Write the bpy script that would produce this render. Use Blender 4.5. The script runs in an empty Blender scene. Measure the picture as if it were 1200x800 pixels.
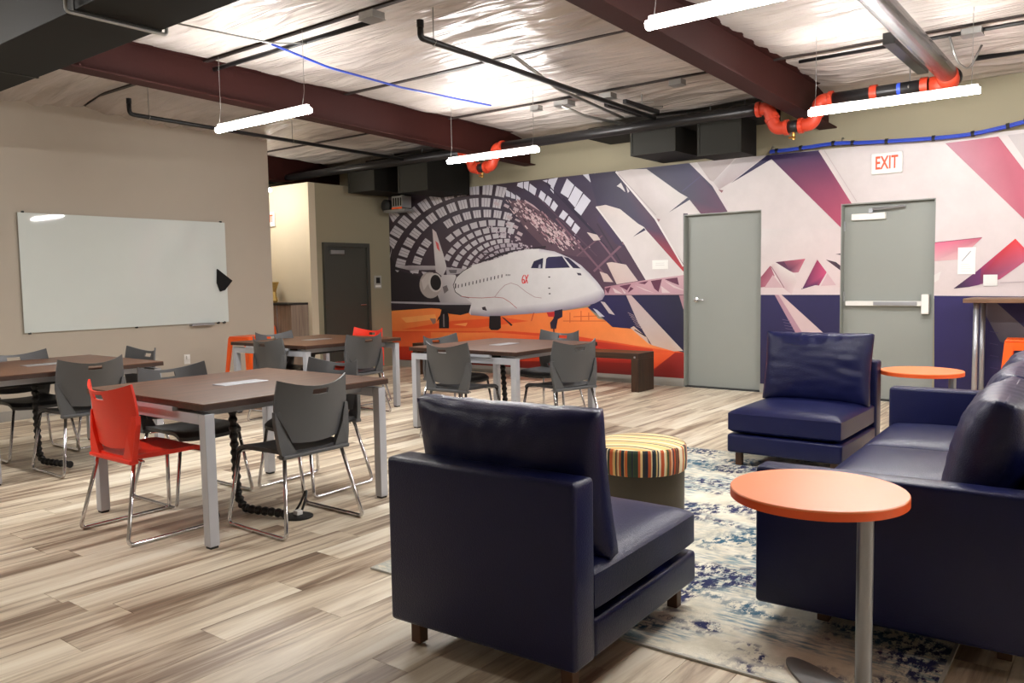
import bpy, bmesh, math, random
from mathutils import Vector, Matrix, noise

scene = bpy.context.scene
COL = scene.collection
R = math.radians

# ------------------------------------------------------------------ camera
FOC, YAW, PITCH, ROLL, CAMH = 954.96, 0.66093, 0.07508, -0.016764, 1.3339
WALLY = 9.1            # face of the mural wall
WALLX = -9.022         # face of the whiteboard wall

fwd = Vector((-math.sin(YAW) * math.cos(PITCH), math.cos(YAW) * math.cos(PITCH), -math.sin(PITCH)))
r0 = Vector((math.cos(YAW), math.sin(YAW), 0))
u0 = r0.cross(fwd)
rgt = math.cos(ROLL) * r0 + math.sin(ROLL) * u0
upv = -math.sin(ROLL) * r0 + math.cos(ROLL) * u0
cam_data = bpy.data.cameras.new('camera')
cam = bpy.data.objects.new('camera', cam_data)
COL.objects.link(cam)
cam_data.sensor_width = 36.0
cam_data.lens = FOC * 36.0 / 1200.0
cam_data.clip_start = 0.05
m = Matrix.Identity(4)
for i in range(3):
    m[i][0], m[i][1], m[i][2] = rgt[i], upv[i], -fwd[i]
m[2][3] = CAMH
cam.matrix_world = m
scene.camera = cam

# ------------------------------------------------------------------ world, exposure
world = bpy.data.worlds.new('world')
scene.world = world
world.use_nodes = True
world.node_tree.nodes['Background'].inputs[0].default_value = (0.9, 0.95, 1.0, 1)
world.node_tree.nodes['Background'].inputs[1].default_value = 0.25
scene.view_settings.view_transform = 'Standard'
scene.view_settings.look = 'None'
scene.view_settings.gamma = 1.0
scene.view_settings.use_curve_mapping = False
scene.view_settings.exposure = 0.42
LAMP = 150.0            # radiance of a lit pendant lens
try:
    scene.cycles.use_denoising = True
    scene.cycles.max_bounces = 8
    scene.cycles.diffuse_bounces = 5
    scene.cycles.sample_clamp_indirect = 8.0
except Exception:
    pass

# ------------------------------------------------------------------ helpers
def lin(c):
    c = c / 255.0
    return c / 12.92 if c <= 0.04045 else ((c + 0.055) / 1.055) ** 2.4

def rgb(r, g, b):
    return (lin(r), lin(g), lin(b), 1.0)

def new_mat(name):
    mt = bpy.data.materials.new(name)
    mt.use_nodes = True
    nt = mt.node_tree
    return mt, nt, nt.nodes['Principled BSDF']

def mat(name, col, rough=0.5, metal=0.0, bump=0.0, bscale=60.0, var=0.0, vscale=4.0, spec=None, coat=0.0):
    """plain procedural material: base colour with noise variation and fine relief"""
    mt, nt, bs = new_mat(name)
    N, L = nt.nodes, nt.links
    bs.inputs['Roughness'].default_value = rough
    bs.inputs['Metallic'].default_value = metal
    if spec is not None:
        bs.inputs['Specular IOR Level'].default_value = spec
    if coat:
        bs.inputs['Coat Weight'].default_value = coat
        bs.inputs['Coat Roughness'].default_value = 0.15
    tc = N.new('ShaderNodeTexCoord')
    nz = N.new('ShaderNodeTexNoise')
    nz.inputs['Scale'].default_value = vscale
    nz.inputs['Detail'].default_value = 4
    L.new(tc.outputs['Object'], nz.inputs['Vector'])
    mx = N.new('ShaderNodeMix'); mx.data_type = 'RGBA'
    v = max(var, 0.02)
    mx.inputs['A'].default_value = tuple(c * (1 - v) for c in col[:3]) + (1,)
    mx.inputs['B'].default_value = tuple(min(1, c * (1 + v)) for c in col[:3]) + (1,)
    L.new(nz.outputs['Fac'], mx.inputs['Factor'])
    L.new(mx.outputs['Result'], bs.inputs['Base Color'])
    if bump:
        n2 = N.new('ShaderNodeTexNoise'); n2.inputs['Scale'].default_value = bscale
        n2.inputs['Detail'].default_value = 3
        L.new(tc.outputs['Object'], n2.inputs['Vector'])
        bp = N.new('ShaderNodeBump'); bp.inputs['Strength'].default_value = bump
        bp.inputs['Distance'].default_value = 0.01
        L.new(n2.outputs['Fac'], bp.inputs['Height'])
        L.new(bp.outputs['Normal'], bs.inputs['Normal'])
    return mt

def tag(o, label=None, cat=None, group=None, kind=None):
    if label: o['label'] = label
    if cat: o['category'] = cat
    if group: o['group'] = group
    if kind: o['kind'] = kind
    return o

def empty(name, loc=(0, 0, 0), rz=0.0):
    o = bpy.data.objects.new(name, None)
    COL.objects.link(o)
    o.empty_display_size = 0.1
    o.location = loc
    o.rotation_euler = (0, 0, rz)
    return o

def link_mesh(name, me, material=None, parent=None, smooth=False):
    o = bpy.data.objects.new(name, me)
    COL.objects.link(o)
    if material is not None and not me.materials:
        me.materials.append(material)
    if smooth:
        for p in me.polygons: p.use_smooth = True
    if parent is not None:
        o.parent = parent
    return o

def ob(name, bm, material=None, parent=None, smooth=False):
    me = bpy.data.meshes.new(name)
    bmesh.ops.recalc_face_normals(bm, faces=bm.faces[:])
    bm.to_mesh(me); bm.free()
    if smooth == 'auto':
        o = link_mesh(name, me, material, parent, True)
        try:
            me.set_sharp_from_angle(angle=R(38))
        except Exception:
            pass
        return o
    return link_mesh(name, me, material, parent, smooth)

def box(bm, x0, x1, y0, y1, z0, z1, bev=0.0, seg=2, mtx=None):
    vs = [bm.verts.new(Vector(c)) for c in ((x0,y0,z0),(x1,y0,z0),(x1,y1,z0),(x0,y1,z0),(x0,y0,z1),(x1,y0,z1),(x1,y1,z1),(x0,y1,z1))]
    fs = [bm.faces.new([vs[i] for i in f]) for f in ((0,3,2,1),(4,5,6,7),(0,1,5,4),(1,2,6,5),(2,3,7,6),(3,0,4,7))]
    geom = vs
    if bev:
        es = list({e for f in fs for e in f.edges})
        r_ = bmesh.ops.bevel(bm, geom=es, offset=bev, segments=seg, affect='EDGES', profile=0.5)
        geom = list({v for f in r_['faces'] for v in f.verts} | {v for v in vs if v.is_valid})
    if mtx is not None:
        bmesh.ops.transform(bm, matrix=mtx, verts=[v for v in geom if v.is_valid])
    return bm

def B(x0, x1, y0, y1, z0, z1, bev=0.0, seg=2):
    bm = bmesh.new(); box(bm, x0, x1, y0, y1, z0, z1, bev, seg); return bm

def tube(bm, pts, r, n=10, cap=True, closed=False):
    """swept tube along a polyline"""
    pts = [Vector(p) for p in pts]
    rings = []
    prev = None
    K = len(pts)
    for i, p in enumerate(pts):
        if closed:
            t = (pts[(i + 1) % K] - pts[i - 1]).normalized()
        elif i == 0: t = (pts[1] - p).normalized()
        elif i == K - 1: t = (p - pts[i - 1]).normalized()
        else: t = ((pts[i + 1] - p).normalized() + (p - pts[i - 1]).normalized()).normalized()
        if prev is None:
            a = Vector((0, 0, 1)) if abs(t.z) < 0.9 else Vector((1, 0, 0))
            u = t.cross(a).normalized()
        else:
            u = (prev - t * prev.dot(t)).normalized()
        prev = u
        v = t.cross(u)
        rr = r[i] if isinstance(r, (list, tuple)) else r
        rings.append([bm.verts.new(p + rr * (math.cos(2*math.pi*k/n) * u + math.sin(2*math.pi*k/n) * v)) for k in range(n)])
    for i in range(K if closed else K - 1):
        a, b = rings[i], rings[(i + 1) % K]
        for k in range(n):
            bm.faces.new((a[k], a[(k+1) % n], b[(k+1) % n], b[k]))
    if cap and not closed:
        bm.faces.new(rings[0][::-1]); bm.faces.new(rings[-1])
    return bm

def rounded(pts, rad, seg=5):
    """polyline with its inner corners rounded"""
    pts = [Vector(p) for p in pts]
    out = [pts[0]]
    for i in range(1, len(pts) - 1):
        a, b, c = pts[i-1], pts[i], pts[i+1]
        d1, d2 = (a - b), (c - b)
        rr = min(rad, d1.length * .45, d2.length * .45)
        p1, p2 = b + d1.normalized() * rr, b + d2.normalized() * rr
        for k in range(seg + 1):
            t = k / seg
            out.append((1-t)**2 * p1 + 2*t*(1-t) * b + t*t * p2)
    out.append(pts[-1])
    return out

def T(pts, r, n=10, closed=False):
    bm = bmesh.new(); tube(bm, pts, r, n, closed=closed); return bm

def lathe(prof, n=32, cx=0, cy=0):
    """profile [(r, z), ...] turned about the vertical through (cx, cy)"""
    bm = bmesh.new()
    rings = []
    for (r, z) in prof:
        if r < 1e-5:
            rings.append([bm.verts.new((cx, cy, z))])
        else:
            rings.append([bm.verts.new((cx + r*math.cos(2*math.pi*k/n), cy + r*math.sin(2*math.pi*k/n), z)) for k in range(n)])
    for a, b in zip(rings, rings[1:]):
        if len(a) == 1 and len(b) == 1: continue
        for k in range(n):
            if len(a) == 1: bm.faces.new((a[0], b[k], b[(k+1) % n]))
            elif len(b) == 1: bm.faces.new((a[k], a[(k+1) % n], b[0]))
            else: bm.faces.new((a[k], a[(k+1) % n], b[(k+1) % n], b[k]))
    return bm

def copy_tree(o, parent=None):
    c = o.copy(); COL.objects.link(c); c.parent = parent
    for ch in list(o.children):
        copy_tree(ch, c)
    return c

def text_mesh(name, body, size, material, parent, loc, rot, extrude=0.002, sx=1.0, bold=0.0):
    cu = bpy.data.curves.new(name, 'FONT')
    cu.body = body; cu.size = size; cu.extrude = extrude; cu.align_x = 'CENTER'; cu.align_y = 'CENTER'
    cu.offset = bold
    t = bpy.data.objects.new(name + '_curve', cu)
    COL.objects.link(t)
    bpy.context.view_layer.update()
    dg = bpy.context.evaluated_depsgraph_get()
    me = bpy.data.meshes.new_from_object(t.evaluated_get(dg))
    bpy.data.objects.remove(t); bpy.data.curves.remove(cu)
    me.name = name
    o = link_mesh(name, me, None, parent)
    me.materials.clear(); me.materials.append(material)
    o.location = loc; o.rotation_euler = rot; o.scale = (sx, 1, 1)
    return o

def at_wall(px, py, Y=WALLY):
    """point of the mural wall plane seen at a given spot of the photograph"""
    d = fwd + rgt * ((px - 600) / FOC) - upv * ((py - 400) / FOC)
    t = Y / d.y
    return (d.x * t, CAMH + d.z * t)

# ------------------------------------------------------------------ materials
M = {}
M['wall'] = mat('beige_wall_paint', rgb(184, 175, 161), .75, bump=.25, bscale=220, var=.03)
M['wall_olive'] = mat('khaki_wall_paint', rgb(146, 139, 117), .75, bump=.25, bscale=220, var=.03)
M['cream'] = mat('cream_wall_paint', rgb(205, 194, 172), .75, bump=.2, bscale=220, var=.03)
M['trim'] = mat('grey_baseboard', rgb(150, 147, 140), .6)
M['door'] = mat('grey_door_paint', rgb(143, 147, 142), .5, bump=.08, bscale=150, var=.02)
M['door_dark'] = mat('dark_green_door_paint', rgb(60, 60, 54), .5, bump=.08, bscale=150)
M['frame'] = mat('grey_door_frame', rgb(138, 142, 137), .45)
M['chrome'] = mat('chrome', rgb(215, 215, 218), .14, 1.0)
M['alu'] = mat('satin_silver', rgb(176, 178, 184), .38, .85)
M['silver'] = mat('silver_paint', rgb(186, 189, 197), .38, .2)
M['white'] = mat('white_plastic', rgb(232, 231, 228), .4)
M['black'] = mat('black_plastic', rgb(20, 20, 22), .45)
M['darkgrey'] = mat('charcoal_plastic', rgb(56, 57, 60), .5, bump=.1, bscale=300)
M['grey'] = mat('grey_chair_plastic', rgb(80, 81, 83), .45, bump=.1, bscale=300)
M['red'] = mat('red_chair_plastic', rgb(236, 50, 24), .42, bump=.06, bscale=300)
M['beam'] = mat('maroon_steel_primer', rgb(48, 16, 12), .7, spec=.2, bump=.1, bscale=40, var=.12, vscale=3)
M['duct'] = mat('dark_duct_metal', rgb(36, 35, 30), .6, .0, spec=.2, var=.06)
M['duct_black'] = mat('black_duct_metal', rgb(20, 19, 16), .7, .0, spec=.2, var=.06)
M['pipe'] = mat('black_steel_pipe', rgb(36, 35, 36), .35, .4)
M['pipe_grey'] = mat('grey_steel_pipe', rgb(120, 116, 118), .22, .8)
M['coupling'] = mat('orange_pipe_coupling', rgb(180, 54, 28), .5, var=.12, vscale=20)
M['brass'] = mat('brass', rgb(214, 170, 96), .25, 1.0)
M['galv'] = mat('galvanised_steel', rgb(160, 160, 158), .35, .8, var=.08, vscale=30)
M['blue'] = mat('blue_cable', rgb(38, 70, 190), .45)
M['leather'] = mat('navy_leather', rgb(16, 21, 64), .33, bump=.22, bscale=190, var=.08, vscale=9, spec=.33)
M['woodleg'] = mat('brown_wood_leg', rgb(84, 54, 34), .5, var=.1)
M['orange'] = mat('orange_laminate', rgb(244, 136, 82), .38)
M['orange_edge'] = mat('orange_edge_band', rgb(240, 96, 40), .4)
M['orange_metal'] = mat('orange_powder_coat', rgb(244, 92, 22), .35)
M['steel'] = mat('brushed_steel', rgb(150, 154, 162), .32, .8)
M['plate_grey'] = mat('grey_base_plate', rgb(120, 118, 116), .5, .3)
M['paper'] = mat('white_paper', rgb(240, 238, 236), .8)
M['ottoman_base'] = mat('brown_vinyl', rgb(54, 43, 24), .45, bump=.1, bscale=150)
M['exit_red'] = mat('exit_red_letters', rgb(230, 88, 50), .6)
M['gold'] = mat('gold_foil', rgb(196, 164, 96), .35, .6, bump=.4, bscale=60, var=.3, vscale=60)

def emit(name, col, s):
    mt = bpy.data.materials.new(name); mt.use_nodes = True
    nt = mt.node_tree
    nt.nodes.remove(nt.nodes['Principled BSDF'])
    e = nt.nodes.new('ShaderNodeEmission')
    e.inputs[0].default_value = col; e.inputs[1].default_value = s
    nt.links.new(e.outputs[0], nt.nodes['Material Output'].inputs[0])
    return mt
M['lamp'] = emit('lit_lens', (1.0, .975, .945, 1), LAMP)
M['lamp_dim'] = emit('lit_corridor_lens', (1.0, .95, .88, 1), LAMP * .30)

def wood(name, c1, c2, axis='Y', rough=.42, scale=1.0):
    mt, nt, bs = new_mat(name)
    N, L = nt.nodes, nt.links
    tc = N.new('ShaderNodeTexCoord'); mp = N.new('ShaderNodeMapping')
    sc = {'Y': (22, 1.2, 22), 'X': (1.2, 22, 22), 'Z': (22, 22, 1.2)}[axis]
    mp.inputs['Scale'].default_value = tuple(s * scale for s in sc)
    L.new(tc.outputs['Object'], mp.inputs['Vector'])
    nz = N.new('ShaderNodeTexNoise'); nz.inputs['Scale'].default_value = 1.5; nz.inputs['Detail'].default_value = 6
    nz.inputs['Distortion'].default_value = .6
    L.new(mp.outputs[0], nz.inputs['Vector'])
    cr = N.new('ShaderNodeValToRGB')
    cr.color_ramp.elements[0].position = .3; cr.color_ramp.elements[0].color = c1
    cr.color_ramp.elements[1].position = .7; cr.color_ramp.elements[1].color = c2
    L.new(nz.outputs['Fac'], cr.inputs[0]); L.new(cr.outputs[0], bs.inputs['Base Color'])
    bs.inputs['Roughness'].default_value = rough
    bp = N.new('ShaderNodeBump'); bp.inputs['Strength'].default_value = .08; bp.inputs['Distance'].default_value = .004
    L.new(nz.outputs['Fac'], bp.inputs['Height']); L.new(bp.outputs[0], bs.inputs['Normal'])
    return mt
M['walnut'] = wood('walnut_laminate', rgb(74, 44, 27), rgb(108, 70, 46), 'Y', .42)
M['walnut_edge'] = wood('walnut_edge', rgb(48, 30, 22), rgb(66, 43, 32), 'Y', .45)
M['bench'] = wood('dark_bench_wood', rgb(38, 23, 14), rgb(64, 40, 25), 'X', .4)
M['bartop'] = wood('bar_top_wood', rgb(92, 66, 48), rgb(128, 96, 72), 'X', .45)
M['panelwood'] = wood('grey_brown_panel', rgb(120, 104, 92), rgb(154, 138, 124), 'Z', .5)

def plank_mat(name, island):
    mt, nt, bs = new_mat(name)
    N, L = nt.nodes, nt.links
    if island:
        g = N.new('ShaderNodeNewGeometry'); rnd = g.outputs['Random Per Island']
    else:
        g = N.new('ShaderNodeObjectInfo'); rnd = g.outputs['Random']
    tc = N.new('ShaderNodeTexCoord')
    ml = N.new('ShaderNodeMath'); ml.operation = 'MULTIPLY'; ml.inputs[1].default_value = 57.0
    L.new(rnd, ml.inputs[0])
    cb = N.new('ShaderNodeCombineXYZ'); L.new(ml.outputs[0], cb.inputs[0]); L.new(ml.outputs[0], cb.inputs[2])
    ad = N.new('ShaderNodeVectorMath'); ad.operation = 'ADD'
    L.new(tc.outputs['Object'], ad.inputs[0]); L.new(cb.outputs[0], ad.inputs[1])
    mp = N.new('ShaderNodeMapping'); mp.inputs['Scale'].default_value = (13, .9, 1)
    L.new(ad.outputs[0], mp.inputs['Vector'])
    n1 = N.new('ShaderNodeTexNoise'); n1.inputs['Scale'].default_value = 1.0; n1.inputs['Detail'].default_value = 7
    n1.inputs['Roughness'].default_value = .62; n1.inputs['Distortion'].default_value = .8
    L.new(mp.outputs[0], n1.inputs['Vector'])
    mp2 = N.new('ShaderNodeMapping'); mp2.inputs['Scale'].default_value = (4.5, .55, 1)
    L.new(ad.outputs[0], mp2.inputs['Vector'])
    n2 = N.new('ShaderNodeTexNoise'); n2.inputs['Scale'].default_value = 1.0; n2.inputs['Detail'].default_value = 3
    L.new(mp2.outputs[0], n2.inputs['Vector'])
    # tone of the plank + broad streaks + fine grain
    a = N.new('ShaderNodeMath'); a.operation = 'MULTIPLY_ADD'
    L.new(n1.outputs['Fac'], a.inputs[0]); a.inputs[1].default_value = 1.5
    b = N.new('ShaderNodeMath'); b.operation = 'MULTIPLY_ADD'
    L.new(n2.outputs['Fac'], b.inputs[0]); b.inputs[1].default_value = .95
    c = N.new('ShaderNodeMath'); c.operation = 'MULTIPLY_ADD'
    L.new(rnd, c.inputs[0]); c.inputs[1].default_value = .34; c.inputs[2].default_value = -.79
    L.new(c.outputs[0], b.inputs[2]); L.new(b.outputs[0], a.inputs[2])
    cr = N.new('ShaderNodeValToRGB'); e = cr.color_ramp.elements
    e[0].position = .12; e[0].color = rgb(102, 83, 67)
    e[1].position = .92; e[1].color = rgb(246, 237, 217)
    for pos, col in ((.36, rgb(152, 131, 110)), (.56, rgb(206, 190, 166)), (.74, rgb(230, 217, 194))):
        q = e.new(pos); q.color = col
    L.new(a.outputs[0], cr.inputs[0]); L.new(cr.outputs[0], bs.inputs['Base Color'])
    bs.inputs['Roughness'].default_value = .42
    bp = N.new('ShaderNodeBump'); bp.inputs['Strength'].default_value = .1; bp.inputs['Distance'].default_value = .003
    L.new(n1.outputs['Fac'], bp.inputs['Height']); L.new(bp.outputs[0], bs.inputs['Normal'])
    return mt

def insulation_mat():
    mt, nt, bs = new_mat('white_vinyl_insulation')
    N, L = nt.nodes, nt.links
    tc = N.new('ShaderNodeTexCoord')
    n1 = N.new('ShaderNodeTexNoise'); n1.inputs['Scale'].default_value = 1.3; n1.inputs['Detail'].default_value = 5
    L.new(tc.outputs['Object'], n1.inputs['Vector'])
    cr = N.new('ShaderNodeValToRGB')
    cr.color_ramp.elements[0].position = .3; cr.color_ramp.elements[0].color = rgb(166, 157, 151)
    cr.color_ramp.elements[1].position = .75; cr.color_ramp.elements[1].color = rgb(204, 196, 190)
    L.new(n1.outputs['Fac'], cr.inputs[0]); L.new(cr.outputs[0], bs.inputs['Base Color'])
    bs.inputs['Roughness'].default_value = .3
    bs.inputs['Specular IOR Level'].default_value = .6
    mp = N.new('ShaderNodeMapping'); mp.inputs['Scale'].default_value = (.9, 6.5, 2)
    L.new(tc.outputs['Object'], mp.inputs['Vector'])
    n2 = N.new('ShaderNodeTexNoise'); n2.inputs['Scale'].default_value = 1.6; n2.inputs['Detail'].default_value = 2.5
    n2.inputs['Distortion'].default_value = .7
    L.new(mp.outputs[0], n2.inputs['Vector'])
    bp = N.new('ShaderNodeBump'); bp.inputs['Strength'].default_value = .8; bp.inputs['Distance'].default_value = .05
    L.new(n2.outputs['Fac'], bp.inputs['Height']); L.new(bp.outputs[0], bs.inputs['Normal'])
    return mt

def attr_mat(name, rough=.5, speckle=0.0):
    mt, nt, bs = new_mat(name)
    N, L = nt.nodes, nt.links
    at = N.new('ShaderNodeAttribute'); at.attribute_name = 'Col'
    src = at.outputs['Color']
    if speckle:
        tc = N.new('ShaderNodeTexCoord')
        nz = N.new('ShaderNodeTexNoise'); nz.inputs['Scale'].default_value = 3.5; nz.inputs['Detail'].default_value = 9
        nz.inputs['Roughness'].default_value = .7
        L.new(tc.outputs['Object'], nz.inputs['Vector'])
        mr = N.new('ShaderNodeMapRange'); mr.inputs['To Min'].default_value = 1 - speckle; mr.inputs['To Max'].default_value = 1 + speckle * .6
        L.new(nz.outputs['Fac'], mr.inputs['Value'])
        vm = N.new('ShaderNodeVectorMath'); vm.operation = 'SCALE'
        L.new(src, vm.inputs[0]); L.new(mr.outputs[0], vm.inputs['Scale'])
        src = vm.outputs[0]
    L.new(src, bs.inputs['Base Color'])
    bs.inputs['Roughness'].default_value = rough
    return mt

def rug_mat():
    mt, nt, bs = new_mat('distressed_rug')
    N, L = nt.nodes, nt.links
    tc = N.new('ShaderNodeTexCoord')
    def nz(scale, detail, rough, stretch, dist=0, off=0):
        mp = N.new('ShaderNodeMapping'); mp.inputs['Scale'].default_value = stretch; mp.inputs['Location'].default_value = (off, off * .7, 0)
        L.new(tc.outputs['Object'], mp.inputs['Vector'])
        n = N.new('ShaderNodeTexNoise'); n.inputs['Scale'].default_value = scale; n.inputs['Detail'].default_value = detail
        n.inputs['Roughness'].default_value = rough; n.inputs['Distortion'].default_value = dist
        L.new(mp.outputs[0], n.inputs['Vector']); return n.outputs['Fac']
    def ramp(src, p0, p1):
        r_ = N.new('ShaderNodeMapRange'); r_.inputs['From Min'].default_value = p0; r_.inputs['From Max'].default_value = p1
        L.new(src, r_.inputs['Value']); return r_.outputs[0]
    def mul(a, b):
        k = N.new('ShaderNodeMath'); k.operation = 'MULTIPLY'; L.new(a, k.inputs[0]); L.new(b, k.inputs[1]); return k.outputs[0]
    def mix(fac, a, b):
        x = N.new('ShaderNodeMix'); x.data_type = 'RGBA'; L.new(fac, x.inputs['Factor'])
        for s, v in (('A', a), ('B', b)):
            if isinstance(v, tuple): x.inputs[s].default_value = v
            else: L.new(v, x.inputs[s])
        return x.outputs['Result']
    fine = nz(34, 4, .7, (1, .55, 1))
    big1 = nz(1.5, 3, .6, (1, 1.5, 1), .5)
    big2 = nz(1.7, 3, .6, (1, 1.4, 1), .6, 7.3)
    big3 = nz(2.0, 3, .6, (1, 1.3, 1), .4, 13.1)
    sl = nz(26, 3, .6, (.5, 2.2, 1), 0, 3)
    base = mix(ramp(nz(5, 5, .7, (1, 1, 1)), .35, .65), rgb(206, 200, 180), rgb(238, 233, 216))
    c = mix(mul(ramp(big2, .46, .6), ramp(sl, .42, .6)), base, rgb(126, 150, 158))
    c = mix(mul(ramp(big1, .5, .58), ramp(fine, .44, .54)), c, rgb(48, 92, 116))
    c = mix(mul(ramp(big3, .52, .6), ramp(fine, .46, .54)), c, rgb(24, 32, 82))
    L.new(c, bs.inputs['Base Color'])
    bs.inputs['Roughness'].default_value = .95
    bp = N.new('ShaderNodeBump'); bp.inputs['Strength'].default_value = .5; bp.inputs['Distance'].default_value = .004
    L.new(nz(180, 2, .5, (1, 1, 1)), bp.inputs['Height']); L.new(bp.outputs[0], bs.inputs['Normal'])
    return mt

# ================================================================== THE SETTING
XL, XR, YF, YB = -11.6, 3.2, -3.2, WALLY

def struct(name, bm, material, label=None, parent=None):
    o = ob(name, bm, material, parent)
    o['kind'] = 'structure'
    if label: o['label'] = label
    return o

# ---- floor: a slab with every plank laid on it
floor = struct('floor', B(XL, XR, YF, YB, -.11, -.010), mat('subfloor', rgb(70, 62, 55), .9), 'grey-brown and cream laminate plank floor')
PM, PMI = plank_mat('laminate_plank', False), plank_mat('laminate_plank_rest', True)
PW, PL = .182, 1.22
rng = random.Random(5)
planks = []
ncol = int(math.ceil((XR - XL) / PW))
for c in range(ncol):
    x0 = XL + c * PW
    x1 = min(x0 + PW, XR)
    y = YF - rng.random() * PL
    while y < YB:
        a, b = max(y, YF), min(y + PL, YB)
        if b - a > .03: planks.append((x0, x1, a, b))
        y += PL

def seen_size(pk):
    x0, x1, a, b = pk
    best = 0
    for (sx, sy) in ((.5, .5), (.5, .05), (.5, .95)):
        v = Vector((x0 + (x1 - x0) * sx, a + (b - a) * sy, 0)) - Vector((0, 0, CAMH))
        zc = v.dot(fwd)
        if zc < .3: continue
        px, py = 600 + FOC * v.dot(rgt) / zc, 400 - FOC * v.dot(upv) / zc
        if -20 < px < 1220 and 0 < py < 830 and x0 > WALLX:
            best = max(best, (b - a) * (x1 - x0) / zc ** 3)
    return best
planks.sort(key=seen_size, reverse=True)
unit = bpy.data.meshes.new('plank')
bmp = B(-.5, .5, -.5, .5, -.010, 0)
bmp.to_mesh(unit); bmp.free()
full = bpy.data.meshes.new('plank_full')
g = .0009
bmp = B(-PW/2 + g, PW/2 - g, -PL/2 + g, PL/2 - g, -.010, 0)
bmp.to_mesh(full); bmp.free()
full.materials.append(PM); unit.materials.append(PM)
for (x0, x1, a, b) in planks[:300]:
    is_full = abs(b - a - PL) < 1e-4 and abs(x1 - x0 - PW) < 1e-4
    o = bpy.data.objects.new('plank', full if is_full else unit)
    COL.objects.link(o)
    o.location = ((x0 + x1) / 2, (a + b) / 2, 0)
    if not is_full: o.scale = (x1 - x0 - 2 * g, b - a - 2 * g, 1)
    o.parent = floor
bmr = bmesh.new()
for (x0, x1, a, b) in planks[300:]:
    box(bmr, x0 + g, x1 - g, a + g, b - g, -.010, 0)
tag(ob('floor_planks', bmr, PMI, floor), kind='stuff')

# ---- walls
WH = 3.42
struct('wall_left', B(WALLX - .12, WALLX, YF, 6.52, 0, WH), M['wall'], 'beige wall with the whiteboard')
struct('wall_corridor_near', B(XL, WALLX - .12, 6.40, 6.52, 0, WH), M['cream'])
struct('wall_corridor_far', B(XL, -9.505, 7.53, 7.65, 0, 2.78), M['cream'], 'cream wall of the side corridor')
struct('wall_corridor_end', B(XL - .12, XL, 6.40, YB + .15, 0, WH), M['cream'])
struct('wall_far_left', B(-9.625, -9.505, 7.65, YB, 0, 2.78), M['wall_olive'], 'khaki wall with the dark door')
bmw = bmesh.new()
for (xa, xb, za, zb_) in ((XL, -4.424, 0, WH), (-3.466, -2.594, 0, WH), (-1.682, XR, 0, WH), (-4.424, -3.466, 2.083, WH), (-2.594, -1.682, 2.083, WH)):
    box(bmw, xa, xb, YB, YB + .15, za, zb_)
bmesh.ops.remove_doubles(bmw, verts=bmw.verts[:], dist=1e-5)
struct('wall_back', bmw, M['wall_olive'], 'khaki wall that carries the mural')
struct('ceiling_side_room', B(XL, -9.625, 7.65, YB, 2.70, 2.78), M['wall_olive'])
struct('wall_right', B(XR, XR + .12, YF, YB + .15, 0, WH), M['wall'])
struct('wall_front', B(WALLX - .12, XR, YF - .12, YF, 0, WH), M['wall'])
struct('baseboard_back', B(-9.505, -4.42, YB - .012, YB, 0, .1), M['trim'])
struct('baseboard_back', B(-3.47, -2.60, YB - .012, YB, 0, .1), M['trim'])
struct('baseboard_back', B(-1.68, XR, YB - .012, YB, 0, .1), M['trim'])
struct('baseboard_left', B(WALLX, WALLX + .012, YF, 6.52, 0, .1), M['trim'])

# ---- ceiling: deck, purlins, sagging insulation blankets
def roof_z(y): return 3.335 - .012 * (y - 4)
ceil = struct('ceiling', B(XL, XR, YF, YB, 3.43, 3.5), mat('roof_deck', rgb(120, 115, 110), .8), 'white insulation blankets between dark purlins')
PUR = [4.22 + 1.62 * k for k in range(-5, 4)]
edges_y = [YF] + [p for p in PUR if YF + .2 < p < YB - .2] + [YB]
INS = insulation_mat()
pur_m = mat('dark_purlin', rgb(44, 36, 33), .6)
for p in edges_y[1:-1]:
    ob('purlin', B(XL, XR, p - .022, p + .022, roof_z(p) - .016, roof_z(p) + .06), pur_m, ceil)
for k in range(len(edges_y) - 1):
    ya, yb = edges_y[k] + .014, edges_y[k + 1] - .014
    fine = yb > 2.0
    nx = 230 if fine else 60
    ny = 34 if fine else 10
    verts, faces = [], []
    for j in range(ny + 1):
        t = j / ny
        y = ya + (yb - ya) * t
        sg = max(0.0, math.sin(math.pi * t)) ** .6
        for i in range(nx + 1):
            x = XL + (XR - XL) * i / nx
            n1 = noise.noise(Vector((x * .55, y * 1.1, k * 3.7)))
            n2 = noise.noise(Vector((x * .9 + y * .5, y * 7.0, k * 1.3)))
            n3 = noise.noise(Vector((x * 2.6, y * 11.0, 5 + k)))
            z = roof_z(y) - sg * (.06 + .05 * n1) + sg * (.05 * n2 + .02 * n3)
            db = min(abs(x + 6.71), abs(x + 2.74), abs(x + 10.66)) - .07
            if db < .3:
                q_ = max(0.0, db / .3) ** .7
                z = roof_z(y) * (1 - q_) + z * q_
            dl = abs(x - WALLX)
            if dl < .55 and y < 6.6:
                z -= (.07 + .03 * noise.noise(Vector((0, y * 1.7, 9)))) * (1 - dl / .55) ** 1.5
            if yb > YB - .3 and y > YB - .5:
                z -= .09 * ((y - YB + .5) / .5) ** 1.5
            verts.append((x, y, z))
    for j in range(ny):
        for i in range(nx):
            a = j * (nx + 1) + i
            faces.append((a, a + nx + 1, a + nx + 2, a + 1))
    me = bpy.data.meshes.new('insulation_blanket')
    me.from_pydata(verts, [], faces)
    link_mesh('insulation_blanket', me, INS, ceil, True)

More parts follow.
